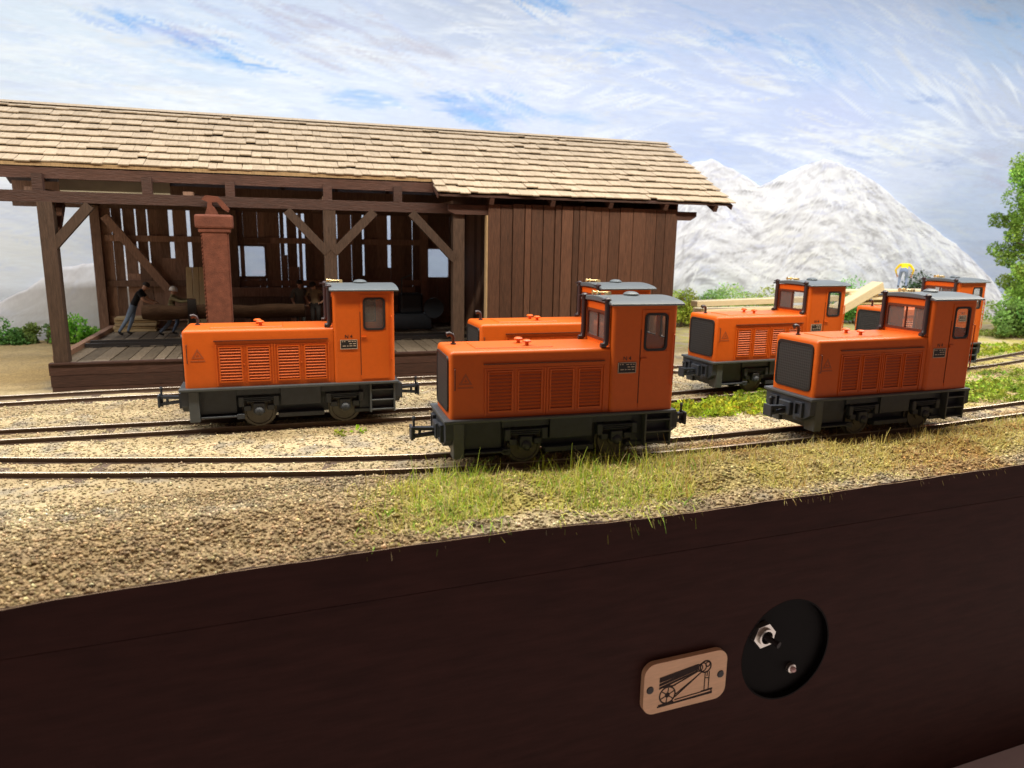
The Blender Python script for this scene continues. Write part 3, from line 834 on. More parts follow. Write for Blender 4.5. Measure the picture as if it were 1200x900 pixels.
LH, LC, WH, WC, ZP, ZH, ZR = 2.805, 1.235, .603, .649, .858, 1.991, 2.71
def make_loco():
    root = empty('diesel_locomotive')
    # ---- hood
    h = MB(); h.bev((0.0, -WH, ZP + .002), (LH, WH, ZH), .075, 5, edges=lambda c, d: (c.z > ZH - .01 and abs(c.x) > .01) or (c.x > LH - .01 and abs(d.z) > .1))
    hood = h.build('hood', ORANGE, root, smooth=32)
    g = MB(); gl = rrect(-.475, .475, ZP + .13, ZH - .13, .09)
    g.prism(gl, LH + .004, LH + .016, 'yz')
    rg_ = g.build('radiator_grille', GRILLE, hood)
    fr = MB(); fr.ring(rrect(-.505, .505, ZP + .10, ZH - .10, .10), rrect(-.462, .462, ZP + .143, ZH - .143, .08), LH - .005, LH + .026, 'yz'); fr.build('grille_frame', BLACK, hood)
    # louvred doors, two per side
    for sy in (1, -1):
        for d0 in (.58, 1.66):
            m = MB(); xa, xb = LH - d0 - 1.055, LH - d0
            y0, y1 = sy * WH, sy * (WH + .014)
            def bx(x0, x1, z0, z1, t=.014): m.ab((x0, sy * (WH - .004), z0), (x1, sy * (WH + t), z1))
            bx(xa, xa + .022, ZP + .03, 1.69, .020); bx(xb - .022, xb, ZP + .03, 1.69, .020)
            bx(xa + .022, xb - .022, 1.668, 1.69, .010)
            mid = (xa + xb) / 2
            bx(mid - .006, mid + .006, ZP + .06, 1.66, .010)
            for (p0, p1) in ((xa + .075, mid - .065), (mid + .065, xb - .075)):
                bx(p0 - .022, p0, .975, 1.632, .022); bx(p1, p1 + .022, .975, 1.632, .022); bx(p0 - .022, p1 + .022, .953, .975, .022); bx(p0 - .022, p1 + .022, 1.632, 1.65, .022)
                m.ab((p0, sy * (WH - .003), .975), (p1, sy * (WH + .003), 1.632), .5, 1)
                nl = 11
                for k in range(nl):
                    z = .985 + k * (.645 / nl)
                    # each louvre a wedge that leans out at the foot
                    m.add([(p0, sy * (WH + .001), z + .050), (p1, sy * (WH + .001), z + .050), (p1, sy * (WH + .020), z + .020), (p0, sy * (WH + .020), z + .020), (p0, sy * (WH + .001), z + .024), (p1, sy * (WH + .001), z + .024)],
                          [(0, 1, 2, 3), (3, 2, 5, 4), (0, 3, 4), (1, 5, 2)])
            m.lathe([(.0, 0), (.016, 0), (.016, .016), (.008, .02)], 8, (mid + .02, sy * (WH), 1.3), 'y')
            m.build('louvre_door', [ORANGE, SLOT], hood)
        m = MB(); m.ab((LH - 2.70, sy * (WH - .005), 1.762), (LH - .56, sy * (WH + .032), 1.778)); m.build('rain_strip', SEAM if sy < 0 else SEAM, hood)
        # round maker emblem: a triangle over a bar
        e = MB(); ex, ez = LH - .26, 1.50
        def tri(r_): return [(ex + r_ * math.cos(R(a)), ez + r_ * math.sin(R(a))) for a in (90, 210, 330)]
        e.ring(tri(.13), tri(.075), sy * WH, sy * (WH + .004), 'xz'); e.prism(tri(.03), sy * WH, sy * (WH + .004), 'xz')
        e.ab((ex - .13, sy * WH, ez - .125), (ex + .13, sy * (WH + .004), ez - .10)); e.build('emblem', EMBLEM, hood)
        gb = MB(); gb.tube([(LH - .075, sy * (WH - .02), 1.35), (LH - .075, sy * (WH + .045), 1.36), (LH - .075, sy * (WH + .045), 1.70), (LH - .075, sy * (WH - .02), 1.71)], .010, 6); gb.build('grab_handle', SEAM, hood)
    m = MB(); m.bev((LH - 1.85, -.36, ZH - .01), (LH - .48, .36, ZH + .016), .01, 1); m.build('hatch', ORANGE, hood)
    for cx, cy in ((LH - 1.36, -.12), (LH - 1.42, .20)):
        m = MB(); m.lathe([(.0, 0), (.038, 0), (.032, .045), (.036, .055), (.075, .065), (.08, .085), (.055, .105), (0.005, .11)], 14, (cx, cy, ZH + .012)); m.build('filler_cap', ORANGE, hood, smooth=50)
    m = MB(); m.tube([(LH - .22, -.22, ZH - .01), (LH - .22, -.22, ZH + .12), (LH - .20, -.22, ZH + .165), (LH - .15, -.22, ZH + .185), (LH - .10, -.22, ZH + .17)], [.028, .028, .036, .042, .046], 10); m.lathe([(.0, 0), (.05, 0), (.05, .02), (.03, .025)], 10, (LH - .22, -.22, ZH)); m.build('exhaust_pipe', DARKP, hood, smooth=50)
    # ---- cab with real openings
    c = MB(); t = .05; r_ = .085
    wx0, wx1, wz0, wz1 = -1.02, -.62, 1.945, 2.56
    for sy in (1, -1):
        ya, yb = sy * (WC - t), sy * WC
        c.ab((-LC + r_, ya, ZP + .002), (wx0, yb, ZR), .5); c.ab((wx1, ya, ZP + .002), (-r_, yb, ZR), .5)
        c.ab((wx0, ya, ZP + .002), (wx1, yb, wz0), .5); c.ab((wx0, ya, wz1), (wx1, yb, ZR), .5)
    for sx, x in ((1, 0), (-1, -LC)):
        for sy in (1, -1):
            pts = [(x - sx * r_ + sx * r_ * math.sin(R(a)), sy * (WC - r_ + r_ * math.cos(R(a)))) for a in range(0, 91, 15)]
            inn = [(x - sx * r_ + sx * (r_ - t) * math.sin(R(a)), sy * (WC - r_ + (r_ - t) * math.cos(R(a)))) for a in range(90, -1, -15)]
            c.prism(pts + inn, ZP + .002, ZR, 'xy', .5)
    yw = WC - r_
    fz0, fz1, fy = 2.085, 2.565, .475
    c.ab((-t, -yw, ZP + .002), (0, yw, fz0), .5); c.ab((-t, -yw, fz1), (0, yw, ZR), .5); c.ab((-t, -yw, fz0), (0, -fy, fz1), .5); c.ab((-t, fy, fz0), (0, yw, fz1), .5)
    X0, X1 = -LC, -LC + t
    c.ab((X0, -yw, ZP + .002), (X1, yw, fz0), .5); c.ab((X0, -yw, fz1), (X1, yw, ZR), .5); c.ab((X0, -.06, fz0), (X1, .06, fz1), .5); c.ab((X0, -yw, fz0), (X1, -fy, fz1), .5); c.ab((X0, fy, fz0), (X1, yw, fz1), .5)
    cab = c.build('cab', ORANGE, root, smooth=32)
    # window frames and glass
    for sy in (1, -1):
        m = MB(); m.ring(rrect(wx0 - .022, wx1 + .022, wz0 - .022, wz1 + .022, .085), rrect(wx0 + .016, wx1 - .016, wz0 + .016, wz1 - .016, .065), sy * (WC - .03), sy * (WC + .018), 'xz'); m.build('window_frame', BLACK, cab)
        m = MB(); m.prism(rrect(wx0 + .01, wx1 - .01, wz0 + .01, wz1 - .01, .06), sy * (WC - .022), sy * (WC - .016), 'xz'); m.build('window_pane', GLASS, cab)
    m = MB(); m.ring(rrect(-fy - .025, fy + .025, fz0 - .025, fz1 + .025, .05), rrect(-fy + .022, fy - .022, fz0 + .022, fz1 - .022, .04), -.03, .012, 'yz'); m.ab((-.03, -.012, fz0), (.006, .012, fz1)); m.build('windscreen_frame', SEAM, cab)
    m = MB(); m.prism(rrect(-fy + .005, fy - .005, fz0 + .005, fz1 - .005, .03), -.022, -.016, 'yz'); m.build('windscreen_pane', GLASS, cab)
    for sy in (1, -1):
        ya, yb = (.06, fy) if sy > 0 else (-fy, -.06)
        m = MB(); m.ring(rrect(ya - .015, yb + .015, fz0 - .015, fz1 + .015, .05), rrect(ya + .02, yb - .02, fz0 + .02, fz1 - .02, .04), X0 - .012, X0 + .03, 'yz'); m.build('rear_window_frame', BLACK, cab)
        m = MB(); m.prism(rrect(ya + .005, yb - .005, fz0 + .005, fz1 - .005, .03), X0 + .016, X0 + .022, 'yz'); m.build('rear_window_pane', GLASS, cab)
    # doors
    for sy in (1, -1):
        m = MB(); y1 = WC + .010
        def bx(x0, x1, z0, z1, t0=-.002, t1=.010, mi=0): m.ab((x0, sy * (WC + t0), z0), (x1, sy * (WC + t1), z1), .5, mi)
        bx(-1.11, wx0 - .03, .92, 2.64); bx(wx1 + .03, -.545, .92, 2.64); bx(wx0 - .03, wx1 + .03, .92, wz0 - .03); bx(wx0 - .03, wx1 + .03, wz1 + .03, 2.64)
        bx(-.545, -.530, 1.0, 2.30, -.002, .004, 1)
        m.ab((-.66, sy * WC, 1.78), (-.545, sy * (WC + .035), 1.80), .5); m.ab((-.57, sy * WC, 1.745), (-.552, sy * (WC + .03), 1.80), .5)
        m.build('door', [ORANGE, SEAM], cab)
        m = MB(); m.tube([(-1.165, sy * (WC - .01), 1.30), (-1.165, sy * (WC + .045), 1.31), (-1.165, sy * (WC + .045), 2.20), (-1.165, sy * (WC - .01), 2.21)], .012, 6); m.build('handrail', ORANGE_D, cab)
        # number plate
        m = MB(); m.ab((-.47, sy * (WC - .002), 1.545), (-.13, sy * (WC + .010), 1.735), 0, 0)
        zz = WC + .012
        for (x0, x1, z0, z1) in ((-.47, -.13, 1.545, 1.555), (-.47, -.13, 1.725, 1.735), (-.47, -.46, 1.545, 1.735), (-.14, -.13, 1.545, 1.735)):
            m.ab((x0, sy * WC, z0), (x1, sy * (WC + .014), z1), 0, 1)
        rl = random.Random(3)
        for row, z in ((0, 1.70), (1, 1.655), (2, 1.61), (3, 1.575)):
            x = -.44
            while x < -.18:
                wd = rl.uniform(.015, .07)
                if rl.random() < .72: m.ab((x, sy * WC, z - .008), (min(x + wd, -.16), sy * (WC + .013), z + .006), 0, 1)
                x += wd + .02
        m.build('number_plate', [BLACK, PLATEW], cab)
        text_mesh('running_number', 'N 4', .10, BLACK, cab, (-.30, sy * (WC + .003), 1.80), (R(90), 0, PI if sy > 0 else 0))
    # floor and driver's desk visible through the panes
    m = MB(); m.ab((-LC + .06, -WC + .06, 1.0), (-.06, WC - .06, 1.05)); m.bev((-.28, -.40, 1.05), (-.07, .40, 1.70), .02, 1); m.lathe([(.10, 0), (.10, .02)], 12, (-.36, .15, 1.80)); m.bev((-1.1, -.3, 1.05), (-.85, .3, 1.5), .03, 1); m.build('driver_desk', FRAME_L, cab)
    # roof
    rf = MB(); n = 12; ov = .075
    prof = []
    hw = WC + ov
    for k in range(n + 1):
        y = -hw + 2 * hw * k / n; u = abs(y) / hw
        prof.append((y, ZR + .055 + .075 * (1 - u * u) - (.018 if u > .99 else 0)))
    low = [(y, ZR + .001 + .03 * (1 - (abs(y) / hw) ** 2)) for y, _ in prof][::-1]
    rf.prism(prof + low, -LC - .085, .06, 'yz')
    roof = rf.build('roof', ROOFG, root)
    bmx = roof.modifiers.new('edge', 'BEVEL'); bmx.width = .022; bmx.segments = 2; bmx.limit_method = 'ANGLE'; bmx.angle_limit = R(50)
    m = MB(); zt = ZR + .115
    m.lathe([(.0, -.01), (.13, -.01), (.13, .022), (.142, .026), (.142, .042), (.10, .072), (.05, .084), (.004, .087)], 20, (-.62, 0, zt)); m.build('vent_dome', ROOFG, roof, smooth=40)
    m = MB(); zt = ZR + .17
    for y, L0 in ((-.19, .30), (-.13, .24)):
        m.tube([(-.25, y, zt), (-.25 + L0 * .55, y, zt), (-.25 + L0 * .8, y, zt), (-.25 + L0, y, zt)], [.013, .014, .020, .044], 10)
    m.ab((-.27, -.24, zt - .07), (-.21, -.08, zt + .012)); m.build('horn', BRASS, roof, smooth=50)
    # pipes in front of the windscreen
    for sy in (1, -1):
        m = MB(); y = sy * .535
        m.tube([(.16, y, ZH + .035), (.10, y, ZH + .03), (.065, y, ZH + .06), (.06, y, ZH + .13), (.06, y, ZR + .08)], [.042, .05, .05, .046, .046], 10)
        m.lathe([(.046, 0), (.062, .01), (.062, .05), (.03, .075), (.004, .08)], 10, (.06, y, ZR + .06)); m.ab((.06, y - .02, ZR + .075), (.17, y + .02, ZR + .10))
        m.build('air_pipe', DARKP, root, smooth=50)
    # ---- frame
    f = MB(); f.ab((-LC + .02, -.32, .22), (LH - .10, .32, .80)); frame = f.build('frame', FRAME, root)
    for sy in (1, -1):
        m = MB()
        def bx(x0, x1, y0, y1, z0, z1, r=.006): m.bev((x0, min(sy * y0, sy * y1), z0), (x1, max(sy * y0, sy * y1), z1), r, 1)
        # side valance pieces
        bx(1.90, 2.58, .34, .50, .30, .80); bx(1.80, 2.56, .34, .62, .24, .275)
        bx(.28, 1.06, .34, .60, .44, .80); bx(.22, 1.12, .34, .55, .18, .27); bx(-1.22, -.50, .34, .50, .20, .80)
        bx(1.06, 1.90, .34, .54, .66, .80); bx(-.50, .28, .34, .54, .66, .80); bx(-.95, -.40, .34, .55, .20, .27); bx(1.76, 1.90, .5, .62, .20, .30)
        m.build('side_frame', FRAME, frame)
        m = MB(); m.bev((LH - .235, min(sy * .36, sy * WC), .185), (LH - .05, max(sy * .36, sy * WC), .80), .012, 1); m.build('corner_bracket', FRAME_L, frame)
        for wx in (1.48, -.20):
            m = MB()
            bxs = lambda x0, x1, y0, y1, z0, z1: m.bev((x0, min(sy * y0, sy * y1), z0), (x1, max(sy * y0, sy * y1), z1), .012, 1)
            bxs(wx - .11, wx + .11, .50, .60, .30, .50)
            m.lathe([(0.0, 0), (.085, 0), (.085, .04), (.05, .075), (.01, .085)] if sy > 0 else [(0.0, 0), (.085, 0), (.085, -.04), (.05, -.075), (.01, -.085)], 14, (wx, sy * .585, .34), 'y')
            for k, (hw_, z) in enumerate(((.36, .60), (.30, .565), (.24, .53))): bxs(wx - hw_, wx + hw_, .52, .60, z, z + .028)
            for q in (-1, 1):
                bxs(wx + q * .33 - .05, wx + q * .33 + .05, .50, .61, .44, .64); bxs(wx + q * .22 - .07, wx + q * .22 + .07, .46, .56, .34, .45)
            m.build('axle_box', FRAME, frame)
        # steps under the cab
        m = MB()
        for z in (.24, .44, .66): m.bev((-1.20, min(sy * .42, sy * .655), z), (-.72, max(sy * .42, sy * .655), z + .03), .006, 1)
        for x in (-1.21, -.72): m.bev((x - .018, min(sy * .42, sy * .66), .20), (x + .018, max(sy * .42, sy * .66), .80), .006, 1)
        m.build('step', FRAME_L, frame)
    m = MB(); m.bev((-LC - .06, -.70, .805), (LH + .115, .70, ZP), .014, 2); m.build('running_board', FRAME_L, root)
    for sx, xb in ((1, LH - .05), (-1, -LC + .02)):
        m = MB(); xa = xb + sx * .13
        lo, hi = min(xb, xa), max(xb, xa)
        m.prism([(-.64, .80), (.64, .80), (.64, .52), (.40, .36), (-.40, .36), (-.64, .52)], lo, hi, 'yz')
        for y in (-.36, .36):
            x0 = xa; x1 = xa + sx * .06
            m.ring(rect_like(y - .11, y + .11, .44, .74, 0), rect_like(y - .07, y + .07, .49, .70, 0), min(x0, x1), max(x0, x1), 'yz')
        m.bev((min(xa, xa + sx * .09), -.16, .42), (max(xa, xa + sx * .09), .16, .70), .015, 1)
        m.build('end_beam', FRAME, root)
        m = MB(); x0 = xa + sx * .09; s_ = sx
        L_ = .36
        m.prism([(x0, .60), (x0 + s_ * L_, .62), (x0 + s_ * L_, .57), (x0, .545)], -.06, .06, 'xz')
        m.prism([(x0, .46), (x0 + s_ * L_, .43), (x0 + s_ * L_, .475), (x0, .51)], -.06, .06, 'xz')
        m.bev((min(x0 + s_ * .22, x0 + s_ * .26), -.055, .455), (max(x0 + s_ * .22, x0 + s_ * .26), .055, .59), .005, 1)
        m.bev((min(x0 + s_ * L_, x0 + s_ * (L_ + .045)), -.12, .40), (max(x0 + s_ * L_, x0 + s_ * (L_ + .045)), .12, .645), .015, 2)
        m.tube([(x0 + s_ * (L_ - .02), 0, .40), (x0 + s_ * (L_ - .02), 0, .76)], .022, 8); m.lathe([(.03, 0), (.035, .02), (.02, .05), (.004, .055)], 8, (x0 + s_ * (L_ - .02), 0, .75))
        m.build('coupler', DARKP if False else FRAME, root)
    for wx in (1.48, -.20):
        for sy in (1, -1):
            m = MB(); y = sy * .36
            pr_ = [(.0, 0), (.335, 0), (.335, .025), (.30, .035), (.30, .10), (.265, .10), (.25, .075), (.11, .075), (.10, .11), (.004, .115)]
            m.lathe([(a, b * sy) for a, b in pr_], 28, (wx, sy * .34, .300), 'y'); m.build('wheel', WHEELM, root, smooth=40)
    return root

# ------------------------------------------------------------------ shed
SX, SY = -5.43, 19.92
def build_shed():
    root = empty('sawmill_shed', (SX, SY, 0))
    tag(root, 'open timber sawmill shed with brown plank walls and a pale shingled roof', 'shed')
    # plinth
    m = MB()
    for k in range(3): m.ab((.0 - .02 * k, -.02 + .01 * k, -.28 + .29 * k), (17.1, .12, .0 + .29 * k), random.random())
    m.ab((.0, .12, -.28), (.12, 7.1, .56)); m.ab((16.98, .12, -.28), (17.1, 7.1, .56)); m.ab((-.02, -.06, .575), (17.1, .14, .615)); m.ab((0, 7.0, -.28), (17.1, 7.15, .56))
    m.build('plinth', WOODH, root)
    m = MB(); x = .14
    while x < 16.9:
        wd = random.uniform(.26, .42)
        m.box((x + wd / 2, 3.55 + random.uniform(-.05, .03), .57 + random.uniform(-.012, .012)), (wd - .025, 6.9 + random.uniform(-.1, .02), .07), Matrix.Rotation(random.uniform(-.006, .006), 3, 'Z')); x += wd
    m.build('floor', FLOORW, root)
    m = MB(); m.ab((-.02, .35, .60), (.16, 6.9, .74)); m.build('sill', WOODIN, root)
    # posts and braces
    def part(name, mat_, *ops):
        mb = MB()
        for a in ops: mb.beam(*a)
        return mb.build(name, mat_, root)
    for s_, d_ in ((.24, .18), (6.77, .2), (10.28, .2)):
        mb = MB(); mb.ab((s_ - .16, d_ - .15, .60), (s_ + .16, d_ + .15, 4.47)); mb.build('post', POSTW, root)
    for s_, d_ in ((-.15, 6.9), (4.0, 6.88), (8.2, 6.88), (16.9, 6.9), (10.6, 1.6), (10.6, 6.88)):
        mb = MB(); mb.ab((s_ - .14, d_ - .13, .60), (s_ + .14, d_ + .13, 4.6)); mb.build('post', WOODIN, root)
    yb = .12
    for a, b in (((.30, 3.42), (1.18, 4.42)), ((6.70, 3.35), (5.70, 4.42)), ((6.86, 3.35), (7.95, 4.45)), ((10.18, 3.2), (8.95, 4.45))):
        part('brace', POSTW, ((a[0], yb, a[1]), (b[0], yb, b[1]), .17, .22))
    part('brace', WOOD, ((.26, .3, 3.3), (.26, 1.4, 4.5), .16, .2)); part('brace', WOOD, ((10.36, .3, 3.2), (10.75, 1.5, 4.5), .16, .2))
    # inside braces by the left back corner
    part('brace', WOODIN, ((.15, 6.72, 4.3), (1.9, 6.72, 1.9), .14, .26))
    # beams
    mb = MB(); mb.ab((-2.6, .04, 4.46), (10.95, .30, 4.72)); mb.build('header_beam', WOODH, root)
    mb = MB(); mb.ab((-2.6, .30, 5.02), (9.62, .44, 5.27)); mb.build('eave_beam', WOODH, root)
    mb = MB(); mb.prism([(9.95, 4.52), (10.15, 4.44), (17.55, 4.44), (17.75, 4.56), (17.75, 4.70), (9.95, 4.70)], -.08, .03, 'xz'); mb.build('wall_plate', WOODH, root)
    for s_ in (-1.3, .12, 2.45, 4.35, 6.75, 8.6): 
        mb = MB(); mb.ab((s_ - .11, .10, 4.722), (s_ + .11, .28, 5.12)); mb.build('strut', WOODH, root)
    for s_ in (-.1, 3.35, 6.75, 10.3, 13.6, 16.95):
        mb = MB(); mb.ab((s_ - .12, .32, 4.60), (s_ + .12, 7.0, 4.82)); mb.build('tie_beam', WOODIN, root)
    mb = MB(); mb.ab((-2.4, 6.85, 4.55), (17.4, 7.15, 4.78)); mb.build('rear_beam', WOODIN, root)
    mb = MB(); mb.ab((-2.4, 7.0, 4.785), (17.3, 7.06, 5.33)); mb.build('rear_board', WOODIN, root)
    # pale board painted as the lit roof underside seen through the left gap
    mb = MB(); mb.ab((.45, .62, 4.60), (2.9, .66, 5.28)); mb.build('lit_soffit_board', PAINTC, root)
    # rafters
    sl = .511
    def zr(d): return 4.95 + sl * (d + .5)
    ridge_d = 3.9; zr_top = zr(ridge_d)
    for s_ in (-1.5, .3, 2.1, 3.9, 5.7, 7.5, 9.3, 11.1, 12.9, 14.7, 16.5, 18.2):
        d0 = .42 if s_ < 9.6 else -.42
        mb = MB(); mb.beam((s_, d0, zr(d0) - .20), (s_, ridge_d, zr_top - .20), .12, .18); mb.beam((s_, 7.5, zr_top - sl * (7.5 - ridge_d) - .20), (s_, ridge_d, zr_top - .20), .12, .18); mb.build('rafter', WOODH, root)
    # roof deck and shingles
    mb = MB()
    nrm_off = .05
    def slab(s0, s1, d0, d1, z0, z1, t):
        mb.add([(s0, d0, z0), (s1, d0, z0), (s1, d1, z1), (s0, d1, z1), (s0, d0, z0 - t), (s1, d0, z0 - t), (s1, d1, z1 - t), (s0, d1, z1 - t)],
               [(0, 1, 2, 3), (7, 6, 5, 4), (0, 4, 5, 1), (1, 5, 6, 2), (2, 6, 7, 3), (3, 7, 4, 0)])
    slab(-2.6, 9.62, .36, ridge_d, zr(.36) - .03, zr_top - .03, .05); slab(9.62, 18.72, -.46, ridge_d, zr(-.46) - .03, zr_top - .03, .05)
    slab(-2.6, 18.72, ridge_d, 7.55, zr_top - .03, zr_top - sl * (7.55 - ridge_d) - .03, .05)
    roof = mb.build('roof', WOODH, root)
    mb = MB(); mb.ab((-2.6, .325, zr(.36) - .085), (9.62, .358, zr(.36) + .005)); mb.build('eave_strip', BATTEN, roof)
    ang = math.atan(sl); cs, sn = math.cos(ang), math.sin(ang)
    mb = MB(); rr = random.Random(5)
    exp = .455; L0 = .56
    nrow = int(((ridge_d + .5) / cs) / exp) + 1
    for k in range(nrow):
        d_k = -.5 + k * exp * cs
        last = k == nrow - 1
        s = (9.56 if d_k < .28 else -2.6) + rr.uniform(-.1, .1) * (0 if d_k < .3 else 1)
        smax = 18.8
        while s < smax:
            wd = rr.uniform(.19, .36)
            if s + wd > smax: wd = smax - s
            if wd > .05:
                off = rr.uniform(-.035, .025); lift = rr.uniform(.0, .016) + (rr.uniform(.01, .035) if rr.random() < .10 else 0)
                if rr.random() < .012: off += .09
                t0 = (d_k + .5) / cs + off
                t1 = min(t0 + L0, (ridge_d + .5) / cs)
                th = .030
                # lower edge rides on the row below, upper edge on the deck
                def P(t, n): return (t * cs - .5 - n * sn, 4.95 + t * sn + n * cs)
                lo0, lo1 = P(t0, .035 + lift), P(t0, .035 + th + lift); hi0, hi1 = P(t1, -.02), P(t1, -.02 + .02)
                g = .005; sk = rr.uniform(-.012, .012)
                a, b = s + g / 2, s + wd - g / 2
                mb.add([(a, *lo0), (b, *lo0), (b, *lo1), (a, *lo1), (a + sk, *hi0), (b + sk, *hi0), (b + sk, *hi1), (a + sk, *hi1)],
                       [(0, 1, 2, 3), (7, 6, 5, 4), (0, 4, 5, 1), (3, 2, 6, 7), (0, 3, 7, 4), (1, 5, 6, 2)], min(1, max(0, rr.gauss(.5, .22))))
            s += wd
    # back slope, plainer
    for k in range(9):
        d0 = 7.6 - k * exp * cs
        s = -2.6
        while s < 18.8:
            wd = min(rr.uniform(.6, .9), 18.8 - s)
            z0 = zr_top - sl * (d0 - ridge_d) + .05; d1 = max(d0 - .55, ridge_d); z1 = zr_top - sl * (d1 - ridge_d)
            mb.add([(s, d0, z0), (s + wd - .015, d0, z0), (s + wd - .015, d1, z1), (s, d1, z1), (s, d0, z0 - .05), (s + wd - .015, d0, z0 - .05), (s + wd - .015, d1, z1 - .02), (s, d1, z1 - .02)], [(0, 1, 2, 3), (7, 6, 5, 4), (0, 4, 5, 1), (1, 5, 6, 2), (2, 6, 7, 3), (3, 7, 4, 0)])
            s += wd
    mb.build('shingles', SHINGLE, roof)
    mb = MB(); mb.add([(-2.62, 3.72, zr_top - .01), (18.82, 3.72, zr_top - .01), (18.82, 3.93, zr_top + .075), (-2.62, 3.93, zr_top + .075), (-2.62, 4.12, zr_top - .02), (18.82, 4.12, zr_top - .02)], [(0, 1, 2, 3), (3, 2, 5, 4), (0, 4, 5, 1), (0, 3, 4), (1, 5, 2)], .4); mb.build('ridge_cap', SHINGLE, roof)
    # barge boards
    mb = MB(); mb.beam((18.73, -.46, zr(-.46) - .12), (18.73, 3.9, zr_top - .12), .04, .14); mb.beam((9.58, -.46, zr(-.46) - .09), (9.58, .36, zr(.36) - .09), .03, .10); mb.build('barge_board', WOODH, roof)
    # front plank wall of the closed bay
    mb = MB(); x = 11.07; rr = random.Random(9)
    while x < 17.05:
        wd = min(rr.choice((.20, .25, .30, .36, .42)), 17.07 - x)
        if wd < .1: break
        mb.box((x + wd / 2, -.135 + rr.uniform(-.014, .014), 2.32 + rr.uniform(-.01, .02)), (wd - rr.uniform(.010, .030), .05, 4.84), Matrix.Rotation(rr.uniform(-.0015, .0015), 3, 'Y'), rr.random())
        x += wd
    mb.build('front_wall', WOOD, root)
    mb = MB(); mb.ab((11.02, -.16, -.1), (11.066, .02, 4.43)); mb.build('wall_edge_batten', BATTEN, root)
    # right gable wall
    mb = MB(); d = -.1
    while d < 7.1:
        wd = rr.uniform(.3, .5); zt = min(zr(d + wd / 2), zr_top - sl * (d + wd / 2 - ridge_d)) - .32
        mb.ab((17.02, d, -.1), (17.08, min(d + wd - .015, 7.1), zt)); d += wd
    mb.build('gable_wall', WOOD, root)
    # partition added by the closed bay to keep its inside dark
    mb = MB(); d = 2.2
    while d < 6.9:
        wd = rr.uniform(.3, .5); mb.ab((11.9, d, .6), (11.96, d + wd - .015, 4.6)); d += wd
    mb.build('shading_partition', WOODIN, root)
    # back wall: planks with gaps of daylight and two window openings
    wins = [(3.50, 5.02, 2.33, 3.42), (10.72, 11.6, 2.3, 3.40)]
    gaps = {1.02: .05, 1.37: .05, 2.12: .13, 2.66: .12, 5.76: .09, 6.15: .06, 6.36: .09, 8.44: .10, 9.40: .12, .62: .05, 7.5: .03, 12.4: .04}
    mb = MB(); x = -.05; rr = random.Random(21)
    cuts = sorted(gaps)
    def plank(a, b, z0, z1, sk=0):
        if b - a < .04: return
        mb.box(((a + b) / 2, 7.05 + rr.uniform(-.02, .02), (z0 + z1) / 2), (b - a, .05, z1 - z0), Matrix.Rotation(sk, 3, 'Y'), rr.random())
    while x < 17.0:
        wd = rr.uniform(.30, .52); e = x + wd; gap = rr.choice((.0, .006, .012))
        for c_ in cuts:
            if x < c_ <= e + .12: e = c_; gap = gaps[c_]; break
        for (a, b, z0, z1) in wins:
            if x < a <= e + .05: e = a; gap = .0
            elif a - .001 <= x < b and e > b - .06: e = b; gap = 0
        zt = 4.62
        inw = next((w_ for w_ in wins if w_[0] - .01 <= x < w_[1] - .01), None)
        sk = rr.uniform(-.008, .008)
        if inw:
            plank(x, e - .004, .58, inw[2]); plank(x, e - .004, inw[3], zt)
        else:
            g_ = gap
            if gap > .04 and rr.random() < .5:
                # a split board: the gap covers only a part of the height
                zc = rr.uniform(2.3, 3.3)
                plank(x, e - .004, .58, zc - .002); plank(x, e - g_, zc, zt)
            else: plank(x, e - g_, .58, zt, sk * .4)
        x = e
    mb.build('back_wall', WOODIN, root)
    for i, (a, b, z0, z1) in enumerate(wins):
        mb = MB(); y0, y1 = 6.99, 7.11
        mb.ring(rect_like(a - .05, b + .05, z0 - .05, z1 + .05, 3), rrect(a + .03, b - .03, z0 + .03, z1 - .03, .06, 3), y0, y1, 'xz')
        if i == 0: mb.ab(((a + b) / 2 - .07, y0, z0), ((a + b) / 2 + .07, y1, z1))
        wf = mb.build('window', WOODIN, root)
        mb = MB(); mb.ab((a, 7.04, z0), (b, 7.05, z1)); mb.build('pane', GLASS, wf)
    for z in (2.12, 3.60, .95):
        mb = MB()
        mb.ab((.0, 6.93, z - .10), (3.55 if z != .95 else 17, 7.02, z + .10)); mb.ab((5.12, 6.93, z - .10), (10.6, 7.02, z + .10)); mb.ab((3.5, 6.92, z - .09), (5.2, 7.0, z + .09)) 
        mb.build('wall_rail', WOODIN, root)
    # low plank screen along the back of the work floor
    mb = MB()
    for k in range(4): mb.ab((3.0, 6.55, .70 + k * .33), (10.2, 6.62, 1.01 + k * .33))
    mb.build('plank_screen', WOODIN, root)
    return root

def shed_xyz(s, d, z): return (SX + s, SY + d, z)

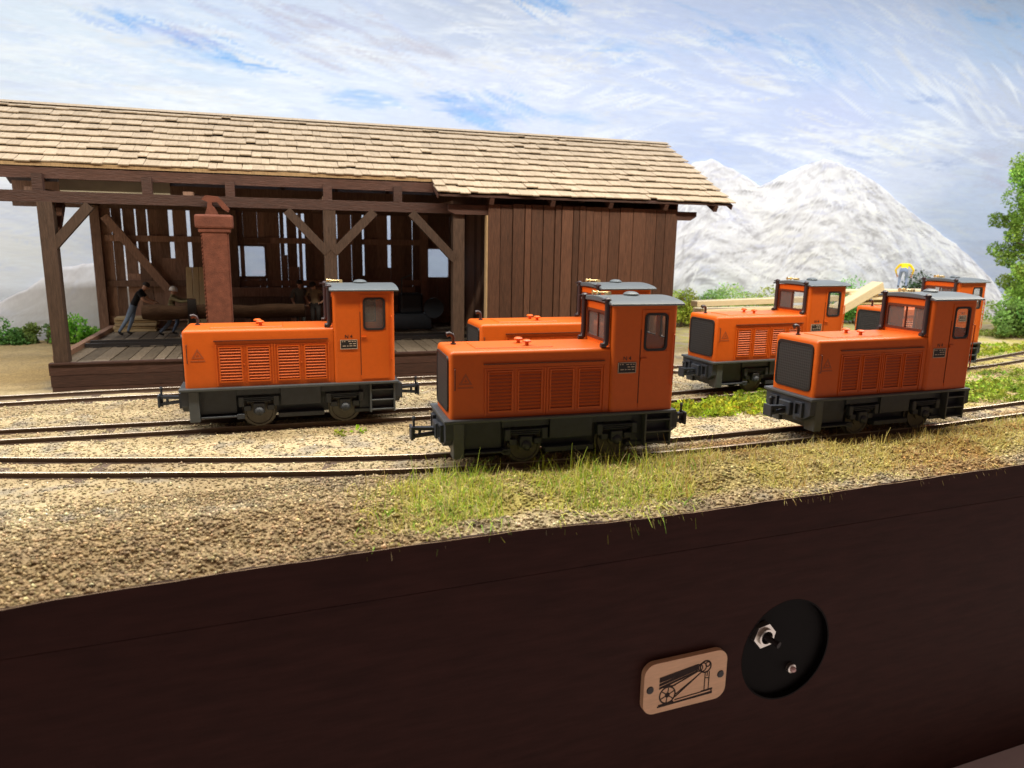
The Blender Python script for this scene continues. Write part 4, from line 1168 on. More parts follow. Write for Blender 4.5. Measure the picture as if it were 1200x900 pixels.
def build_shed_contents():
    # carriage rail on the platform floor
    root = empty('saw_carriage_track', shed_xyz(.2, 2.6, .61)); tag(root, 'dark narrow rail track on little chairs across the sawmill floor', 'rail track')
    for dy in (0, .62):
        m = MB(); m.ab((0, dy - .05, .03), (11, dy + .05, .12)); m.build('rail', BLACK, root)
    for dy in (0, .62):
        m = MB()
        for k in range(18): m.ab((.2 + k * .6, dy - .11, 0), (.42 + k * .6, dy + .11, .05))
        m.build('rail_chair', BLACK, root)
    # log on the carriage
    m = MB(); rr = random.Random(2)
    pts = []; rad = []
    for k in range(15):
        pts.append((k * .34, rr.uniform(-.02, .02), rr.uniform(-.02, .02))); rad.append(.225 + .02 * math.sin(k * 1.3) + rr.uniform(-.012, .012))
    m.tube(pts, rad, 14); o = m.build('log', LOGB, None, smooth=60, loc=(-4.0, 24.32, 1.385)); tag(o, 'thick dark brown log lying on the saw carriage before the two bent workers', 'log')
    root = empty('saw_carriage', (-3.6, 24.32, .61)); tag(root, 'low dark timber carriage under the brown log inside the shed', 'saw carriage')
    m = MB(); m.ab((.6, -.25, .06), (4.2, -.17, .20)); m.ab((.6, .17, .06), (4.2, .25, .20)); m.build('beam', WOODIN, root)
    for x in (1.02, 2.6, 4.0):
        m = MB(); m.ab((x - .08, -.20, .20), (x + .08, .20, .555)); m.build('bolster', WOODIN, root)
    m = MB(); m.ab((.90, -.40, .06), (1.14, -.24, 1.20)); m.build('stake', BLACK, root)
    # stacked boards behind the workers
    for k in range(5):
        m = MB(); m.bev((-.62, -.30, 0), (.62, .30, .085), .01, 1)
        o = m.build('board', RAWW, None, loc=(-4.55 + random.uniform(-.06, .06), 26.25 + random.uniform(-.04, .04), .61 + k * .095)); o.rotation_euler = (0, 0, random.uniform(-.05, .05))
        tag(o, ['lowest', 'second lowest', 'middle', 'second highest', 'topmost'][k] + ' tan board of the short stack by the left worker', 'board', 'boards stacked inside the shed')
    for k, (dx, rz, c) in enumerate(((0, .0, ''), (.20, .08, ''), (.40, -.05, ''))):
        m = MB(); m.bev((-.095, -.05, 0), (.095, .05, 2.15), .01, 1)
        o = m.build('plank', RAWW, None, loc=(-2.86 + dx, 25.95, .61)); o.rotation_euler = (-.28, 0, 0)
        tag(o, ['leftmost', 'middle', 'rightmost'][k] + ' of three pale planks leaning on the dark rear wall behind the rust column', 'plank', 'planks leaning in the shed')
    # dark machine in the right bay
    root = empty('saw_machine', (4.2, 25.4, .61)); tag(root, 'dark blue machine block with pulley in the shadow of the right bay', 'machine')
    m = MB(); m.bev((-.5, -.4, 0), (.9, .4, .55), .03, 1); m.build('base', MACHM, root)
    m = MB(); m.bev((-.2, -.3, .55), (.6, .3, 1.25), .08, 2); m.build('housing', MACHM, root)
    m = MB(); m.lathe([(.0, 0), (.36, 0), (.36, .1), (.30, .1), (.30, .04), (.06, .04), (.06, .12), (.004, .12)], 20, (.95, -.5, .75), 'y'); m.build('pulley', MACHM, root)
    m = MB(); m.tube([(-.1, 0, 1.2), (-.1, 0, 1.75), (.25, -.1, 1.9)], .03, 8); m.build('lever', FRAME_L, root)

def build_column():
    """rust-red cast column by the platform edge"""
    root = empty('cast_iron_column', (-1.47, 19.72, -.1)); tag(root, 'rust red cast iron column with capped top and hook before the shed', 'column')
    m = MB(); m.bev((-.40, -.24, 0), (.40, .22, .34), .03, 1); m.build('base', RUST, root)
    m = MB()
    a, b = (.30, .175), (.315, .185)
    vs = [(-a[0], -a[1], .3), (a[0], -a[1], .3), (a[0], a[1], .3), (-a[0], a[1], .3), (-b[0], -b[1], 4.05), (b[0], -b[1], 4.05), (b[0], b[1], 4.05), (-b[0], b[1], 4.05)]
    bm = bmesh.new(); V = [bm.verts.new(q) for q in vs]
    for f_ in ((0, 1, 5, 4), (1, 2, 6, 5), (2, 3, 7, 6), (3, 0, 4, 7), (0, 3, 2, 1), (4, 5, 6, 7)): bm.faces.new([V[i] for i in f_])
    bmesh.ops.recalc_face_normals(bm, faces=bm.faces)
    bmesh.ops.bevel(bm, geom=[e for e in bm.edges if abs(e.verts[0].co.z - e.verts[1].co.z) > 1], offset=.03, segments=2, affect='EDGES')
    m.bm(bm)
    # rough knobbly edges
    for z in np.arange(.45, 3.95, .095): m.box((-.306, -.165, z), (.026, .04, .045), Matrix.Rotation(random.uniform(0, 1), 3, 'Y'))
    m.build('shaft', RUST, root)
    m = MB(); m.bev((-.44, -.26, 4.02), (.44, .22, 4.36), .05, 2); m.bev((-.37, -.22, 3.92), (.37, .20, 4.02), .02, 1); m.build('cap', RUST, root)
    m = MB(); m.prism([(-.20, 4.36), (.12, 4.36), (.04, 4.52), (-.02, 4.58), (-.02, 4.66), (.10, 4.66), (.22, 4.50), (.34, 4.42), (.38, 4.50), (.22, 4.70), (.12, 4.80), (-.16, 4.82), (-.26, 4.72), (-.12, 4.66), (-.14, 4.52)], -.12, .06, 'xz'); m.build('hook', RUST, root)

# ------------------------------------------------------------------ lumber at the right
def build_lumber():
    G = 'sawn timber behind the locomotives'
    def lie(a, b, w_, h_, label, name='board'):
        m = MB(); a, b = Vector(a), Vector(b)
        L_ = (b - a).length
        m.bev((-L_ / 2, -w_ / 2, -h_ / 2), (L_ / 2, w_ / 2, h_ / 2), .012, 1)
        x = (b - a).normalized(); y = Vector((0, 0, 1)).cross(x).normalized(); z = x.cross(y)
        o = m.build(name, TIMBER, None); M = Matrix((x, y, z)).transposed().to_4x4(); M.translation = (a + b) / 2; o.matrix_world = M
        tag(o, label, 'timber', G); return o
    # trestles hidden low behind the engines carry the boards
    for (x, y, zt, lab) in ((15.4, 22.6, 1.28, 'left timber trestle under the long pale boards behind the second engine from the right bank'), (18.6, 22.6, 1.30, 'right timber trestle under the long pale boards behind the cab'), (24.0, 23.2, 1.50, 'broad timber trestle under the plank pile with the man in yellow')):
        root = empty('trestle', (x, y, ground_h(np.array([x]), np.array([y]))[0])); tag(root, lab, 'trestle', 'trestles under the sawn timber')
        z0 = root.location.z; hgt = zt - z0
        m = MB(); m.ab((-.9 if x > 20 else -.12, -.7, hgt - .14), (.9 if x > 20 else .12, .7, hgt)); m.build('top_bar', WOODIN, root)
        for sx in (-1, 1):
            for sy in (-1, 1):
                m = MB(); m.beam((sx * (.7 if x > 20 else .08), sy * .45, hgt - .14), (sx * (.75 if x > 20 else .25), sy * .62, 0), .12, .12); m.build('leg', WOODIN, root)
    lie((13.95, 22.25, 1.66), (20.2, 22.35, 1.80), .42, .20, 'uppermost long pale board lying behind the engine beside the shed wall')
    lie((14.4, 22.75, 1.36), (20.3, 22.75, 1.38), .55, .18, 'lower long pale board of the pair behind the engine beside the shed wall')
    lie((14.3, 22.15, 1.40), (19.9, 22.2, 1.53), .22, .11, 'narrow pale board between the two long boards behind the left rear engine')
    # big squared beam rising to the right
    lie((19.6, 22.4, .98), (22.55, 22.75, 2.24), .50, .34, 'big squared pale beam rising to the right between two engine cabs', 'squared_beam')
    # pile of planks
    rr = random.Random(4); k = 0
    names = ['lowest', 'second', 'third', 'fourth', 'fifth', 'sixth']
    for k in range(6):
        x0 = 22.0 + rr.uniform(-.5, .2) - .12 * k; x1 = 25.2 + rr.uniform(-.3, .3)
        yy = 23.0 + rr.uniform(-.25, .25)
        lie((x0, yy, 1.545 + k * .095), (x1, yy + rr.uniform(-.15, .15), 1.545 + k * .095), rr.uniform(.5, .8), .085, names[k] + ' plank from the bottom in the pale plank pile beneath the man in yellow', 'plank')

# ------------------------------------------------------------------ people
def person(label, loc, rz, J, mats, hair=None, helmet=False, scale=1.0, group=None):
    """J: joint -> (x forward, y left, z up) in metres; one skinned body, five-finger hands, hair or helmet as children"""
    root = empty('person', loc, rz); tag(root, label, 'person', group)
    names = list(J)
    bones = [('pelvis', 'spine'), ('spine', 'chest'), ('chest', 'neck'), ('neck', 'head'), ('head', 'crown')]
    for s_ in 'LR':
        bones += [('chest', 'sh' + s_), ('sh' + s_, 'el' + s_), ('el' + s_, 'wr' + s_), ('wr' + s_, 'ha' + s_), ('pelvis', 'hip' + s_), ('hip' + s_, 'kn' + s_), ('kn' + s_, 'an' + s_), ('an' + s_, 'toe' + s_)]
    rad = {'pelvis': (.145, .115), 'spine': (.135, .105), 'chest': (.155, .115), 'neck': (.055, .055), 'head': (.082, .095), 'crown': (.07, .08)}
    for s_ in 'LR':
        rad.update({'sh' + s_: (.068, .068), 'el' + s_: (.048, .048), 'wr' + s_: (.034, .034), 'ha' + s_: (.036, .022), 'hip' + s_: (.098, .098), 'kn' + s_: (.066, .066), 'an' + s_: (.045, .045), 'toe' + s_: (.045, .035)})
    me = bpy.data.meshes.new('body')
    me.from_pydata([J[n] for n in names], [(names.index(a), names.index(b)) for a, b in bones], [])
    o = bpy.data.objects.new('body', me); COL.objects.link(o)
    sk = o.modifiers.new('skin', 'SKIN'); sk.use_smooth_shade = True
    for i, n in enumerate(names):
        v_ = me.skin_vertices[0].data[i]; v_.radius = rad[n]; v_.use_root = n == 'pelvis'
    su = o.modifiers.new('sub', 'SUBSURF'); su.levels = 2; su.render_levels = 2
    bpy.context.view_layer.update()
    em = bpy.data.meshes.new_from_object(o.evaluated_get(bpy.context.evaluated_depsgraph_get()))
    COL.objects.unlink(o); bpy.data.objects.remove(o)
    bm = bmesh.new(); bm.from_mesh(em)
    # fingers, thumb, nose and ears join the same mesh
    def tube_bm(pts, rads, n=6):
        mb = MB(); mb.tube(pts, rads, n)
        vv = [bm.verts.new(q) for q in mb.v]
        for f_ in mb.f:
            try: bm.faces.new([vv[i] for i in f_])
            except ValueError: pass
    for s_ in 'LR':
        wv, hv = Vector(J['wr' + s_]), Vector(J['ha' + s_])
        d = (hv - wv).normalized(); sd = Vector((0, 1, 0)); sd = (sd - d * sd.dot(d)).normalized(); dn = d.cross(sd)
        if dn.z > 0: dn = -dn
        for k, (q, ln) in enumerate(((-1.5, .060), (-.5, .074), (.5, .078), (1.5, .068))):
            a = hv + sd * q * .019 - d * .012
            tube_bm([a, a + d * ln * .5 + dn * .006, a + d * ln * .8 + dn * .03, a + d * ln * .85 + dn * .05], [.0105, .0095, .0085, .006])
        inn = sd if s_ == 'R' else -sd
        a = wv + (hv - wv) * .45 + inn * .022
        tube_bm([a, a + inn * .03 + d * .03 + dn * .012, a + inn * .036 + d * .062 + dn * .025], [.013, .0115, .008])
    hd, cr, nk = Vector(J['head']), Vector(J['crown']), Vector(J['neck'])
    up = (cr - nk).normalized(); fwd = Vector((1, 0, 0)); fwd = (fwd - up * fwd.dot(up)).normalized(); lat = up.cross(fwd)
    tube_bm([hd + fwd * .075 + up * .03, hd + fwd * .118 - up * .008, hd + fwd * .085 - up * .02], [.009, .017, .010])
    for q in (-1, 1):
        tube_bm([hd + lat * q * .078 + up * .02, hd + lat * q * .098 + up * .012 - fwd * .01, hd + lat * q * .08 - up * .025], [.012, .018, .010])
    tube_bm([hd + fwd * .085 - up * .045 + lat * .025, hd + fwd * .10 - up * .045, hd + fwd * .085 - up * .045 - lat * .025], [.006, .009, .006])
    bm.to_mesh(em); bm.free()
    em.materials.clear()
    for m_ in mats: em.materials.append(m_)     # 0 skin 1 top 2 trousers 3 shoes
    segs = [(Vector(J[a]), Vector(J[b]), a, b) for a, b in bones]
    def cls(a, b, t):
        if b.startswith('toe') : return 3
        if a.startswith('kn') and t > .9: return 3
        if b[:2] in ('kn', 'an') or b.startswith('hip'): return 2
        if a == 'pelvis': return 2 if t < .35 else 1
        if a in ('neck', 'head') or (a == 'chest' and b == 'neck' and t > .75): return 0
        if b.startswith('el'): return 1 if (mats[1] is not CL_BLACK or t < .65) else 0
        if b.startswith('wr'): return 1 if (mats[1] in (CL_OLIVE, CL_YEL) and t < .8) else 0
        if b.startswith('ha'): return 0
        return 1
    for p in em.polygons:
        best = (9, 1)
        c = p.center
        for a, b, an, bn in segs:
            ab = b - a; t = max(0, min(1, (c - a).dot(ab) / ab.length_squared)); d = (c - a - ab * t).length / (max(rad[an]) * (1 - t) + max(rad[bn]) * t)
            if d < best[0]: best = (d, cls(an, bn, t))
        p.material_index = best[1]; p.use_smooth = True
    bo = bpy.data.objects.new('body', em); COL.objects.link(bo); bo.parent = root
    # eyes are tiny dark beads
    m = MB()
    for q in (-1, 1): m.lathe([(.002, -.008), (.008, -.004), (.008, .004), (.002, .008)], 6, tuple(hd + fwd * .088 + up * .02 + lat * q * .03))
    m.build('eye', BLACK, root)
    hm = MB(); prof = [(.104, -.01), (.106, .03), (.095, .07), (.065, .10), (.03, .115), (.004, .118)] if not helmet else [(.135, -.01), (.132, .0), (.118, .012), (.116, .05), (.10, .095), (.065, .125), (.03, .138), (.004, .14)]
    hm.lathe(prof, 14)
    h = hm.build('helmet' if helmet else 'hair', HELMET if helmet else HAIR, root, smooth=60)
    M = Matrix((fwd, lat, up)).transposed().to_4x4(); M.translation = hd + up * .028 - fwd * .012
    h.matrix_local = M
    root.scale = (scale,) * 3
    return root

def build_people():
    # 1: black T-shirt, leaning and pushing the left end of the log
    J = dict(pelvis=(.38, 0, .92), spine=(.46, 0, 1.08), chest=(.60, 0, 1.30), neck=(.72, 0, 1.44), head=(.80, 0, 1.53), crown=(.84, 0, 1.64),
             shL=(.62, .19, 1.36), elL=(.78, .24, 1.12), wrL=(.98, .17, 1.04), haL=(1.06, .15, 1.03), shR=(.62, -.19, 1.36), elR=(.76, -.25, 1.11), wrR=(.96, -.19, 1.02), haR=(1.04, -.17, 1.01),
             hipL=(.38, .10, .88), knL=(.30, .12, .48), anL=(.14, .12, .08), toeL=(.28, .13, .04), hipR=(.38, -.10, .88), knR=(.20, -.12, .50), anR=(-.06, -.12, .10), toeR=(.08, -.13, .04))
    person('person in black T-shirt and blue jeans leaning forward to push the log end', (-4.78, 25.1, .61), R(-3), J, [SKIN, CL_BLACK, CL_JEANS, SHOE], group='workers in the shed')
    J2 = dict(pelvis=(0, 0, .80), spine=(.02, 0, .96), chest=(.06, 0, 1.15), neck=(.09, 0, 1.30), head=(.11, 0, 1.39), crown=(.13, 0, 1.50),
              shL=(.08, .19, 1.20), elL=(.34, .25, 1.10), wrL=(.58, .20, 1.13), haL=(.66, .19, 1.14), shR=(.08, -.19, 1.20), elR=(.34, -.25, 1.08), wrR=(.57, -.21, 1.11), haR=(.65, -.20, 1.12),
              hipL=(.0, .10, .78), knL=(.16, .13, .44), anL=(-.02, .13, .08), toeL=(.12, .14, .04), hipR=(.0, -.10, .78), knR=(-.04, -.14, .42), anR=(-.36, -.14, .09), toeR=(-.22, -.15, .04))
    person('person in white helmet and olive shirt crouching with arms stretched over the log', (-3.28, 24.80, .61), R(-3), J2, [SKIN, CL_OLIVE, CL_JEANS, SHOE], helmet=True, group='workers in the shed')
    # standing pair at the right of the work floor
    ST = dict(pelvis=(0, 0, .95), spine=(.0, 0, 1.12), chest=(.02, 0, 1.34), neck=(.04, 0, 1.50), head=(.07, 0, 1.60), crown=(.08, 0, 1.71),
              shL=(.0, .20, 1.40), elL=(-.03, .25, 1.14), wrL=(.14, .22, .96), haL=(.20, .20, .92), shR=(.0, -.20, 1.40), elR=(-.03, -.25, 1.14), wrR=(.12, -.22, .95), haR=(.18, -.21, .90),
              hipL=(0, .10, .90), knL=(.03, .11, .49), anL=(.0, .12, .08), toeL=(.14, .14, .04), hipR=(0, -.10, .90), knR=(.01, -.11, .49), anR=(-.02, -.12, .08), toeR=(.12, -.14, .04))
    person('person in grey overalls standing in the dim middle of the shed', (.62, 25.0, .61), R(-70), ST, [SKIN, CL_GREY, CL_GREY, SHOE], group='workers in the shed')
    HP = dict(ST); HP.update(elR=(-.10, -.40, 1.18), wrR=(.05, -.24, 1.02), haR=(.08, -.17, 1.0), elL=(-.08, .38, 1.18), wrL=(.06, .24, 1.02), haL=(.09, .17, 1.0), neck=(.10, 0, 1.48), head=(.16, 0, 1.56), crown=(.20, 0, 1.66), chest=(.05, 0, 1.33))
    person('person in tan shirt standing with hands on hips beside the orange cab roof', (1.12, 24.7, .61), R(-120), HP, [SKIN, CL_TAN, CL_DARK, SHOE], group='workers in the shed')
    # man in yellow bending on the plank pile
    J3 = dict(pelvis=(0, 0, .86), spine=(.12, 0, .97), chest=(.33, 0, 1.06), neck=(.50, 0, 1.07), head=(.59, 0, 1.03), crown=(.70, 0, 1.02),
              shL=(.35, .21, 1.08), elL=(.36, .38, .84), wrL=(.48, .32, .62), haL=(.54, .30, .55), shR=(.35, -.21, 1.08), elR=(.36, -.38, .84), wrR=(.48, -.32, .62), haR=(.54, -.30, .55),
              hipL=(0, .11, .82), knL=(.12, .15, .46), anL=(-.02, .16, .08), toeL=(.13, .18, .04), hipR=(0, -.11, .82), knR=(.10, -.15, .46), anR=(-.04, -.16, .08), toeR=(.11, -.18, .04))
    person('person in bright yellow shirt and pale jeans bending down on the plank pile', (24.0, 23.0, 2.11), R(40), J3, [SKIN, CL_YEL, CL_GREYJ, SHOE], scale=.86)

# ------------------------------------------------------------------ fascia, plaque, control panel
FA = R(3); FU = Vector((math.cos(FA), math.sin(FA), 0)); FN = Vector((-math.sin(FA), math.cos(FA), 0)); FP = Vector((2.94, 9.04 - .12, 0))
def build_fascia():
    root = empty('fascia_board', FP, FA); tag(root, 'dark brown stained front board closing off the layout below the scenery', 'board')
    xs = np.arange(-14, 46.01, .25)
    zt = np.interp(xs, FX, FZ) + .006 * np.sin(xs * 3.1) + .004 * np.sin(xs * 7.7)
    m = MB(); n = len(xs); vs = []; fs = []; mi = []
    for x, z in zip(xs, zt): vs += [(x, 0, -.905), (x, 0, z), (x, .15, z - .05), (x, .15, -.905)]
    for i in range(n - 1):
        for j in range(4):
            fs.append((i * 4 + j, i * 4 + (j + 1) % 4, i * 4 + 4 + (j + 1) % 4, i * 4 + 4 + j)); mi.append(1 if j == 1 else 0)
    m.add(vs, fs, .5); m.mi = mi
    m.build('top_strip', [FASCIA, RAWEDGE], root)
    # lower panel with a round opening for the switch
    m = MB(); y0, y1 = -.003, .15
    hx, hz, hr = 5.10, -3.06, .935
    z0, z1 = -6.69, -.911
    a, b = 1.3, 1.3
    m.ab((-14, y0, z0), (hx - a, y1, z1), .5); m.ab((hx + a, y0, z0), (46, y1, z1), .5); m.ab((hx - a, y0, hz + b), (hx + a, y1, z1), .5); m.ab((hx - a, y0, z0), (hx + a, y1, hz - b), .5)
    N_ = 64; outer = []; inner = []
    for k in range(N_):
        an = 2 * PI * k / N_; c, s_ = math.cos(an), math.sin(an); q = max(abs(c), abs(s_))
        outer.append((hx + a * c / q, hz + b * s_ / q)); inner.append((hx + hr * c, hz + hr * s_))
    m.ring(outer, inner, y0, y1, 'xz', .5)
    m.build('lower_panel', FASCIA, root)
    # control panel set into the opening
    cp = empty('control_panel', FP + FU * hx + Vector((0, 0, hz)), FA); tag(cp, 'round black recessed panel holding a toggle switch and small lamp in the dark board', 'control panel')
    m = MB(); m.lathe([(0.0, 0), (.93, 0), (.93, .03), (.0, .03)][::1], 64, (0, .10, 0), 'y'); m.build('back_plate', PANELBLK, cp)
    m = MB()
    def circ(r_): return [(r_ * math.cos(2 * PI * k / 64), r_ * math.sin(2 * PI * k / 64)) for k in range(64)]
    m.ring(circ(.934), circ(.905), -.006, .10, 'xz'); m.build('rim', PANELBLK, cp)
    sx_, sz_ = -.50, .36
    m = MB()
    def hexa(r_, ph=10): return [(sx_ + r_ * math.cos(R(60 * k + ph)), sz_ + r_ * math.sin(R(60 * k + ph))) for k in range(6)]
    def circ2(r_, n=24): return [(sx_ + r_ * math.cos(2 * PI * k / n), sz_ + r_ * math.sin(2 * PI * k / n)) for k in range(n)]
    hx24 = []
    H6 = hexa(.225)
    for k in range(24):
        i, t = divmod(k, 4); p, q = H6[i], H6[(i + 1) % 6]; hx24.append((p[0] + (q[0] - p[0]) * t / 4, p[1] + (q[1] - p[1]) * t / 4))
    inn = [(sx_ + .125 * math.cos(R(15 * k + 10)), sz_ + .125 * math.sin(R(15 * k + 10))) for k in range(24)]
    m.ring(hx24, inn, -.02, .10, 'xz')
    for q in range(3): m.ring(circ2(.155 - .004 * q), circ2(.115), -.035 - .02 * q, -.022 - .02 * q, 'xz')
    m.build('switch_nut', CHROME, cp)
    m = MB(); m.tube([(sx_, .08, sz_), (sx_, -.06, sz_), (sx_ + .06, -.20, sz_ - .03), (sx_ + .08, -.27, sz_ - .04)], [.09, .055, .05, .06], 12); m.build('switch_lever', BLACK, cp, smooth=50)
    m = MB(); m.lathe([(.0, .10), (.085, .10), (.085, .03), (.06, .02)][::-1], 16, (.21, 0, -.43), 'y'); m.build('lamp_bezel', CHROME, cp, smooth=40)
    m = MB(); m.lathe([(.055, .03), (.055, .0), (.035, -.03), (.004, -.04)], 14, (.21, 0, -.43), 'y'); m.build('lamp_lens', LEDM, cp, smooth=50)
    # plaque
    pq = empty('plaque', FP + FU * 3.0 + FN * -.012 + Vector((0, 0, -3.14)), FA); tag(pq, 'small pale plywood plaque with a burnt drawing of a machine, screwed to the dark board', 'plaque')
    m = MB(); m.prism(rrect(-.78, .78, -.44, .44, .20, 8), -.10, -.002, 'xz'); pl_ = m.build('panel', PLYW, pq)
    e = MB(); yy = (-.104, -.099)
    def line(p, q, w_=.014):
        p, q = Vector((p[0], 0, p[1])), Vector((q[0], 0, q[1])); d = (q - p).normalized(); nn = Vector((-d.z, 0, d.x)) * w_ * .68
        e.prism([((p + nn).x, (p + nn).z), ((q + nn).x, (q + nn).z), ((q - nn).x, (q - nn).z), ((p - nn).x, (p - nn).z)], yy[0] - random.uniform(0, .002), yy[1], 'xz')
    def ringc(cx, cz, r_, w_): e.ring([(cx + r_ * math.cos(2 * PI * k / 28), cz + r_ * math.sin(2 * PI * k / 28)) for k in range(28)], [(cx + (r_ - w_) * math.cos(2 * PI * k / 28), cz + (r_ - w_) * math.sin(2 * PI * k / 28)) for k in range(28)], yy[0], yy[1], 'xz')
    # big fly-wheel lower left
    ringc(-.34, -.155, .155, .024); ringc(-.34, -.155, .045, .03)
    for k in range(6): line((-.34, -.155), (-.34 + .15 * math.cos(k * PI / 3 + .4), -.155 + .15 * math.sin(k * PI / 3 + .4)), .012)
    # driven wheel and saw head upper right
    ringc(.36, .20, .115, .026); ringc(.30, .20, .085, .02); ringc(.24, .20, .07, .018); ringc(.40, .235, .05, .02)
    # belts and long pole bundle
    for z0_, z1_, w_ in ((.235, .265, .02), (.20, .245, .014), (.16, .225, .026), (.10, .205, .016), (.07, .19, .02), (.02, .16, .012), (-.01, .15, .012)): line((-.50, z0_ * .75 - .01), (.22, z1_), w_)
    line((-.27, -.02), (.20, .14), .016); line((-.20, -.22), (.26, .10), .016); line((-.20, -.18), (.30, .12), .012); line((-.5, .0), (-.20, -.01), .014); line((-.36, -.02), (-.30, .03), .02)
    # base frame
    line((-.52, -.335), (.52, -.30), .018); line((-.2, -.27), (.52, -.235), .012); line((-.24, -.315), (.52, -.28), .010); line((.50, -.30), (.50, -.22), .014); line((.36, -.24), (.36, .10), .013); line((.44, -.24), (.44, .10), .013); line((.30, -.235), (.52, -.22), .012); line((-.50, -.32), (-.22, -.30), .03)
    line((.40, .02), (.40, .10), .012); line((.36, .0), (.44, -.02), .01)
    e.build('engraving', BURN, pl_)
    for x in (-.665, .665):
        m = MB(); m.lathe([(0.0, -.115), (.058, -.113), (.066, -.100), (.066, -.097), (0.0, -.097)], 18, (x, 0, 0), 'y'); m.ab((x - .045, -.1165, -.008), (x + .045, -.112, .008)); m.build('screw', BLACK, pq)

def build_table():
    m = MB(); m.ab((-16, -30, -7.0), (60, 12, -6.70)); o = m.build('table_top', TABLEM); tag(o, 'pale grey table top showing below the dark front board', 'table top', kind='structure')

# ================================================================== assemble
build_ground()
build_tracks()
build_backdrop()
BIG = [(15.6, 3.0), (16.2, 5.0), (16.92, 6.39), (17.74, 7.13), (18.39, 7.42), (19.19, 7.58), (20.22, 7.24), (21.19, 6.82), (21.94, 6.46), (23.1, 6.95), (24.27, 7.5), (25.49, 7.85), (27.32, 7.55), (28.72, 6.97), (30.83, 5.74), (33.31, 4.54), (35.28, 3.54), (37.05, 2.31), (38.34, 1.23), (40.5, -.3), (41, -.6)]
build_mountain('mountain', 'pale grey rocky mountain with rounded peak painted behind the shed', BIG, .5, (226, 226, 229), [(250, 250, 251), (242, 242, 245), (230, 230, 233), (212, 211, 214), (192, 191, 195), (202, 205, 224), (168, 166, 170), (138, 136, 140)], 101, 5200)
LEFT = [(-20, .2), (-14, .7), (-9.5, 1.34), (-8.67, 1.76), (-7.81, 2.37), (-6.7, 2.68), (-5.28, 2.9), (-3.6, 2.5), (-1.5, 1.4), (6, 1.3), (12, 1.5), (16.5, .3)]
build_mountain('hills', 'low pale beige hills on the backdrop left of the shed', LEFT, .3, (214, 210, 206), [(228, 226, 224), (220, 216, 212), (206, 202, 200), (196, 190, 186), (214, 214, 222)], 131, 900)
build_fascia()
build_table()
build_shed()
build_column()
build_shed_contents()

GL = 'six orange locomotives on the layout'
LOCOS = [((.99, 15.387), 180.19, 'bright orange diesel locomotive on the middle track before the open shed, leftmost of all'),
         ((5.396, 11.698), 178.15, 'orange diesel locomotive nearest the camera, on the grassy front track before the plank wall'),
         ((12.565, 11.854), 182.1, 'orange diesel locomotive on the front track at right with its whole radiator grille showing'),
         ((6.879, 15.371), 180.0, 'orange diesel locomotive half hidden behind the nearest one, against the plank wall'),
         ((13.095, 16.102), 183.2, 'orange diesel locomotive just right of the shed wall with weeds before its wheels'),
         ((19.598, 17.335), 185.5, 'farthest orange diesel locomotive, mostly hidden behind the one at front right')]
proto = make_loco()
for i, (p, a, lab) in enumerate(LOCOS):
    o = proto if i == 0 else copy_tree(proto)
    o.location = (p[0], p[1], 0); o.rotation_euler = (0, 0, R(a)); tag(o, lab, 'locomotive', GL)

build_lumber()
build_people()

# vegetation
GR = (.16, .30, .05); GD = (.05, .11, .05); GB = (.13, .24, .10)
SH = 'shrubs before the painted backdrop'
shrub((-9.3, 28.7, -.2), 2.0, 1.15, 1500, (0.175, 0.390, 0.105), 'green shrub at the left edge of the picture beside the shed post', 1, SH)
shrub((-8.0, 28.9, -.15), 1.6, 1.35, 1500, (0.245, 0.360, 0.120), 'dull green airy shrub seen just left of the front shed post', 2, SH)
shrub((-6.9, 28.6, -.1), 1.8, 1.35, 1900, (0.228, 0.510, 0.075), 'bright green shrub framed between the two left shed posts', 3, SH)
shrub((-10.8, 28.8, -.2), 1.6, 1.0, 900, (0.175, 0.390, 0.105), 'low green shrub farthest to the left of the shed', 4, SH)
shrub((17.4, 29.0, .1), 1.9, 2.6, 2600, (0.50, 0.60, 0.10), 'yellow green shrub touching the right corner of the shed wall', 5, SH)
shrub((19.7, 28.7, .1), 3.2, 2.5, 3600, (0.33, 0.50, 0.16), 'grey green shrub behind the long boards right of the shed', 6, SH)
shrub((21.9, 28.8, .1), 1.9, 2.2, 1700, (0.36, 0.52, 0.10), 'small green shrub half hidden by the cab right of the shed', 7, SH)
shrub((27.3, 28.8, .1), 3.0, 2.65, 3000, (0.175, 0.450, 0.090), 'vivid green shrub above the squared beam', 8, SH)
shrub((30.4, 28.9, .1), 3.4, 2.6, 2600, (0.20, 0.27, 0.10), 'dark olive shrub behind the man in yellow', 9, SH)
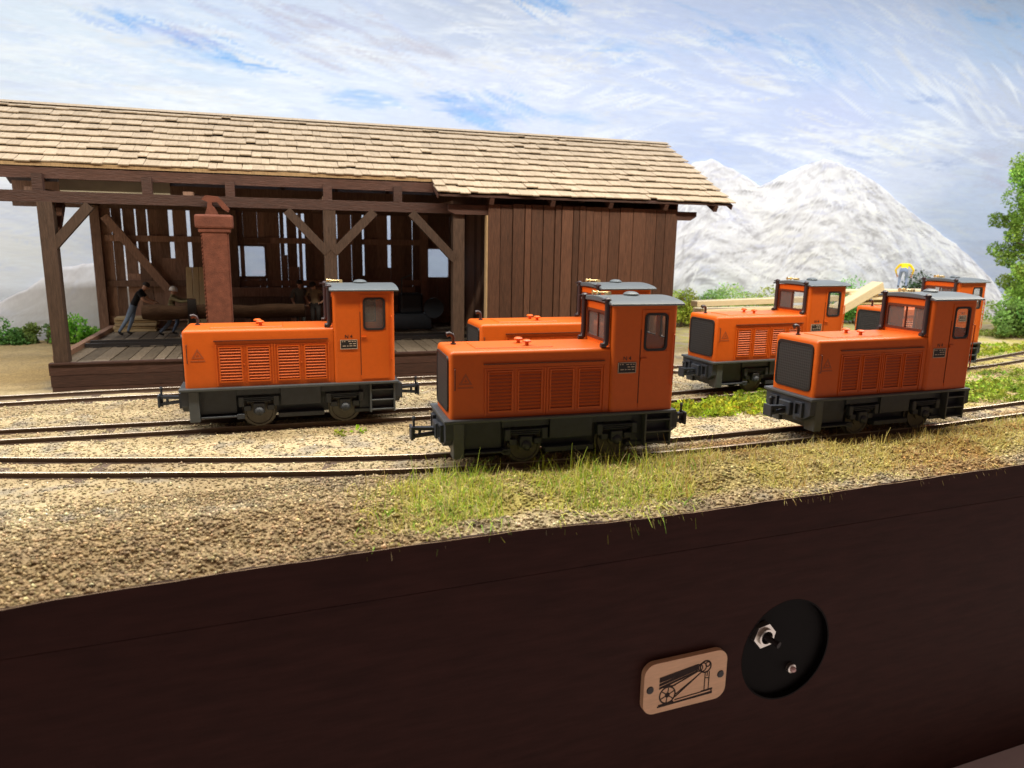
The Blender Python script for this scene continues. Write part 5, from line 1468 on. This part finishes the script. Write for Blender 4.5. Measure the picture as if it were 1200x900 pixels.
shrub((30.9, 28.6, .6), .55, 2.7, 1500, (0.061, 0.105, 0.053), 'slim dark conifer standing right of the man in yellow', 10, SH, name='conifer')
shrub((33.2, 28.4, .1), 3.0, 1.75, 1800, (0.175, 0.255, 0.090), 'olive shrub above the farthest locomotive cab', 11, SH)
shrub((32.9, 28.2, .3), .5, 2.1, 1300, (0.061, 0.105, 0.053), 'small dark conifer just right of the taller one', 12, SH, name='conifer')
shrub((30.7, 22.9, .0), 2.8, 2.05, 4200, (0.19, 0.33, 0.09), 'big dark green bush at the right edge under the tree', 13, SH, leaf=.15)
shrub((33.3, 23.4, .0), 2.8, 2.5, 3000, (0.17, 0.30, 0.08), 'dark green bush farthest right beneath the tree', 14, SH, leaf=.15)
tree((32.45, 24.1, .1), 7.4, 'tall leafy green tree cut off by the right edge of the picture', 15, (0.26, 0.42, 0.08), 2.2, n=34000, leaf=.11)
ground_cover('ground_cover', 'lime green leafy weeds in clumps between and beside the tracks',
             [(9.9, 14.2, 2.4, .75, 7000, (.36, .42, .035)), (11.4, 14.9, 1.2, .7, 2800, (.30, .38, .05)), (18.6, 14.4, 4.2, 1.15, 12000, (.27, .35, .05)), (24.6, 15.6, 4.0, 1.4, 7000, (.25, .33, .06)),
              (25.6, 20.6, 3.0, 1.0, 4500, (.33, .40, .04)), (31, 24.2, 4.0, 1.2, 5000, (.28, .34, .07)), (3.3, 13.6, .3, .2, 160, (.30, .40, .05)), (22, 19.8, 2.4, .9, 3000, (.30, .38, .05)), (1.2, 14.2, .25, .15, 100, (.30, .40, .05))], 5)
static_grass()
front = lambda x, y: np.clip(1.25 - .6 * smooth01((y - 11.2) / 1.2), 0, 1) * (1 - .35 * smooth01((x - 1) / 2) * smooth01((11.2 - y) / .5))
scatter_grains('gravel', 'coarse tan and brown grit scattered over the front bank', (-9, 20), (8.93, 11.6), 120000, .014, .068, front, seed=3)
scatter_grains('ballast', 'fine pale sandy grit between and beside the tracks', (-9, 24), (11.4, 19.4), 105000, .012, .058, None, seed=4)
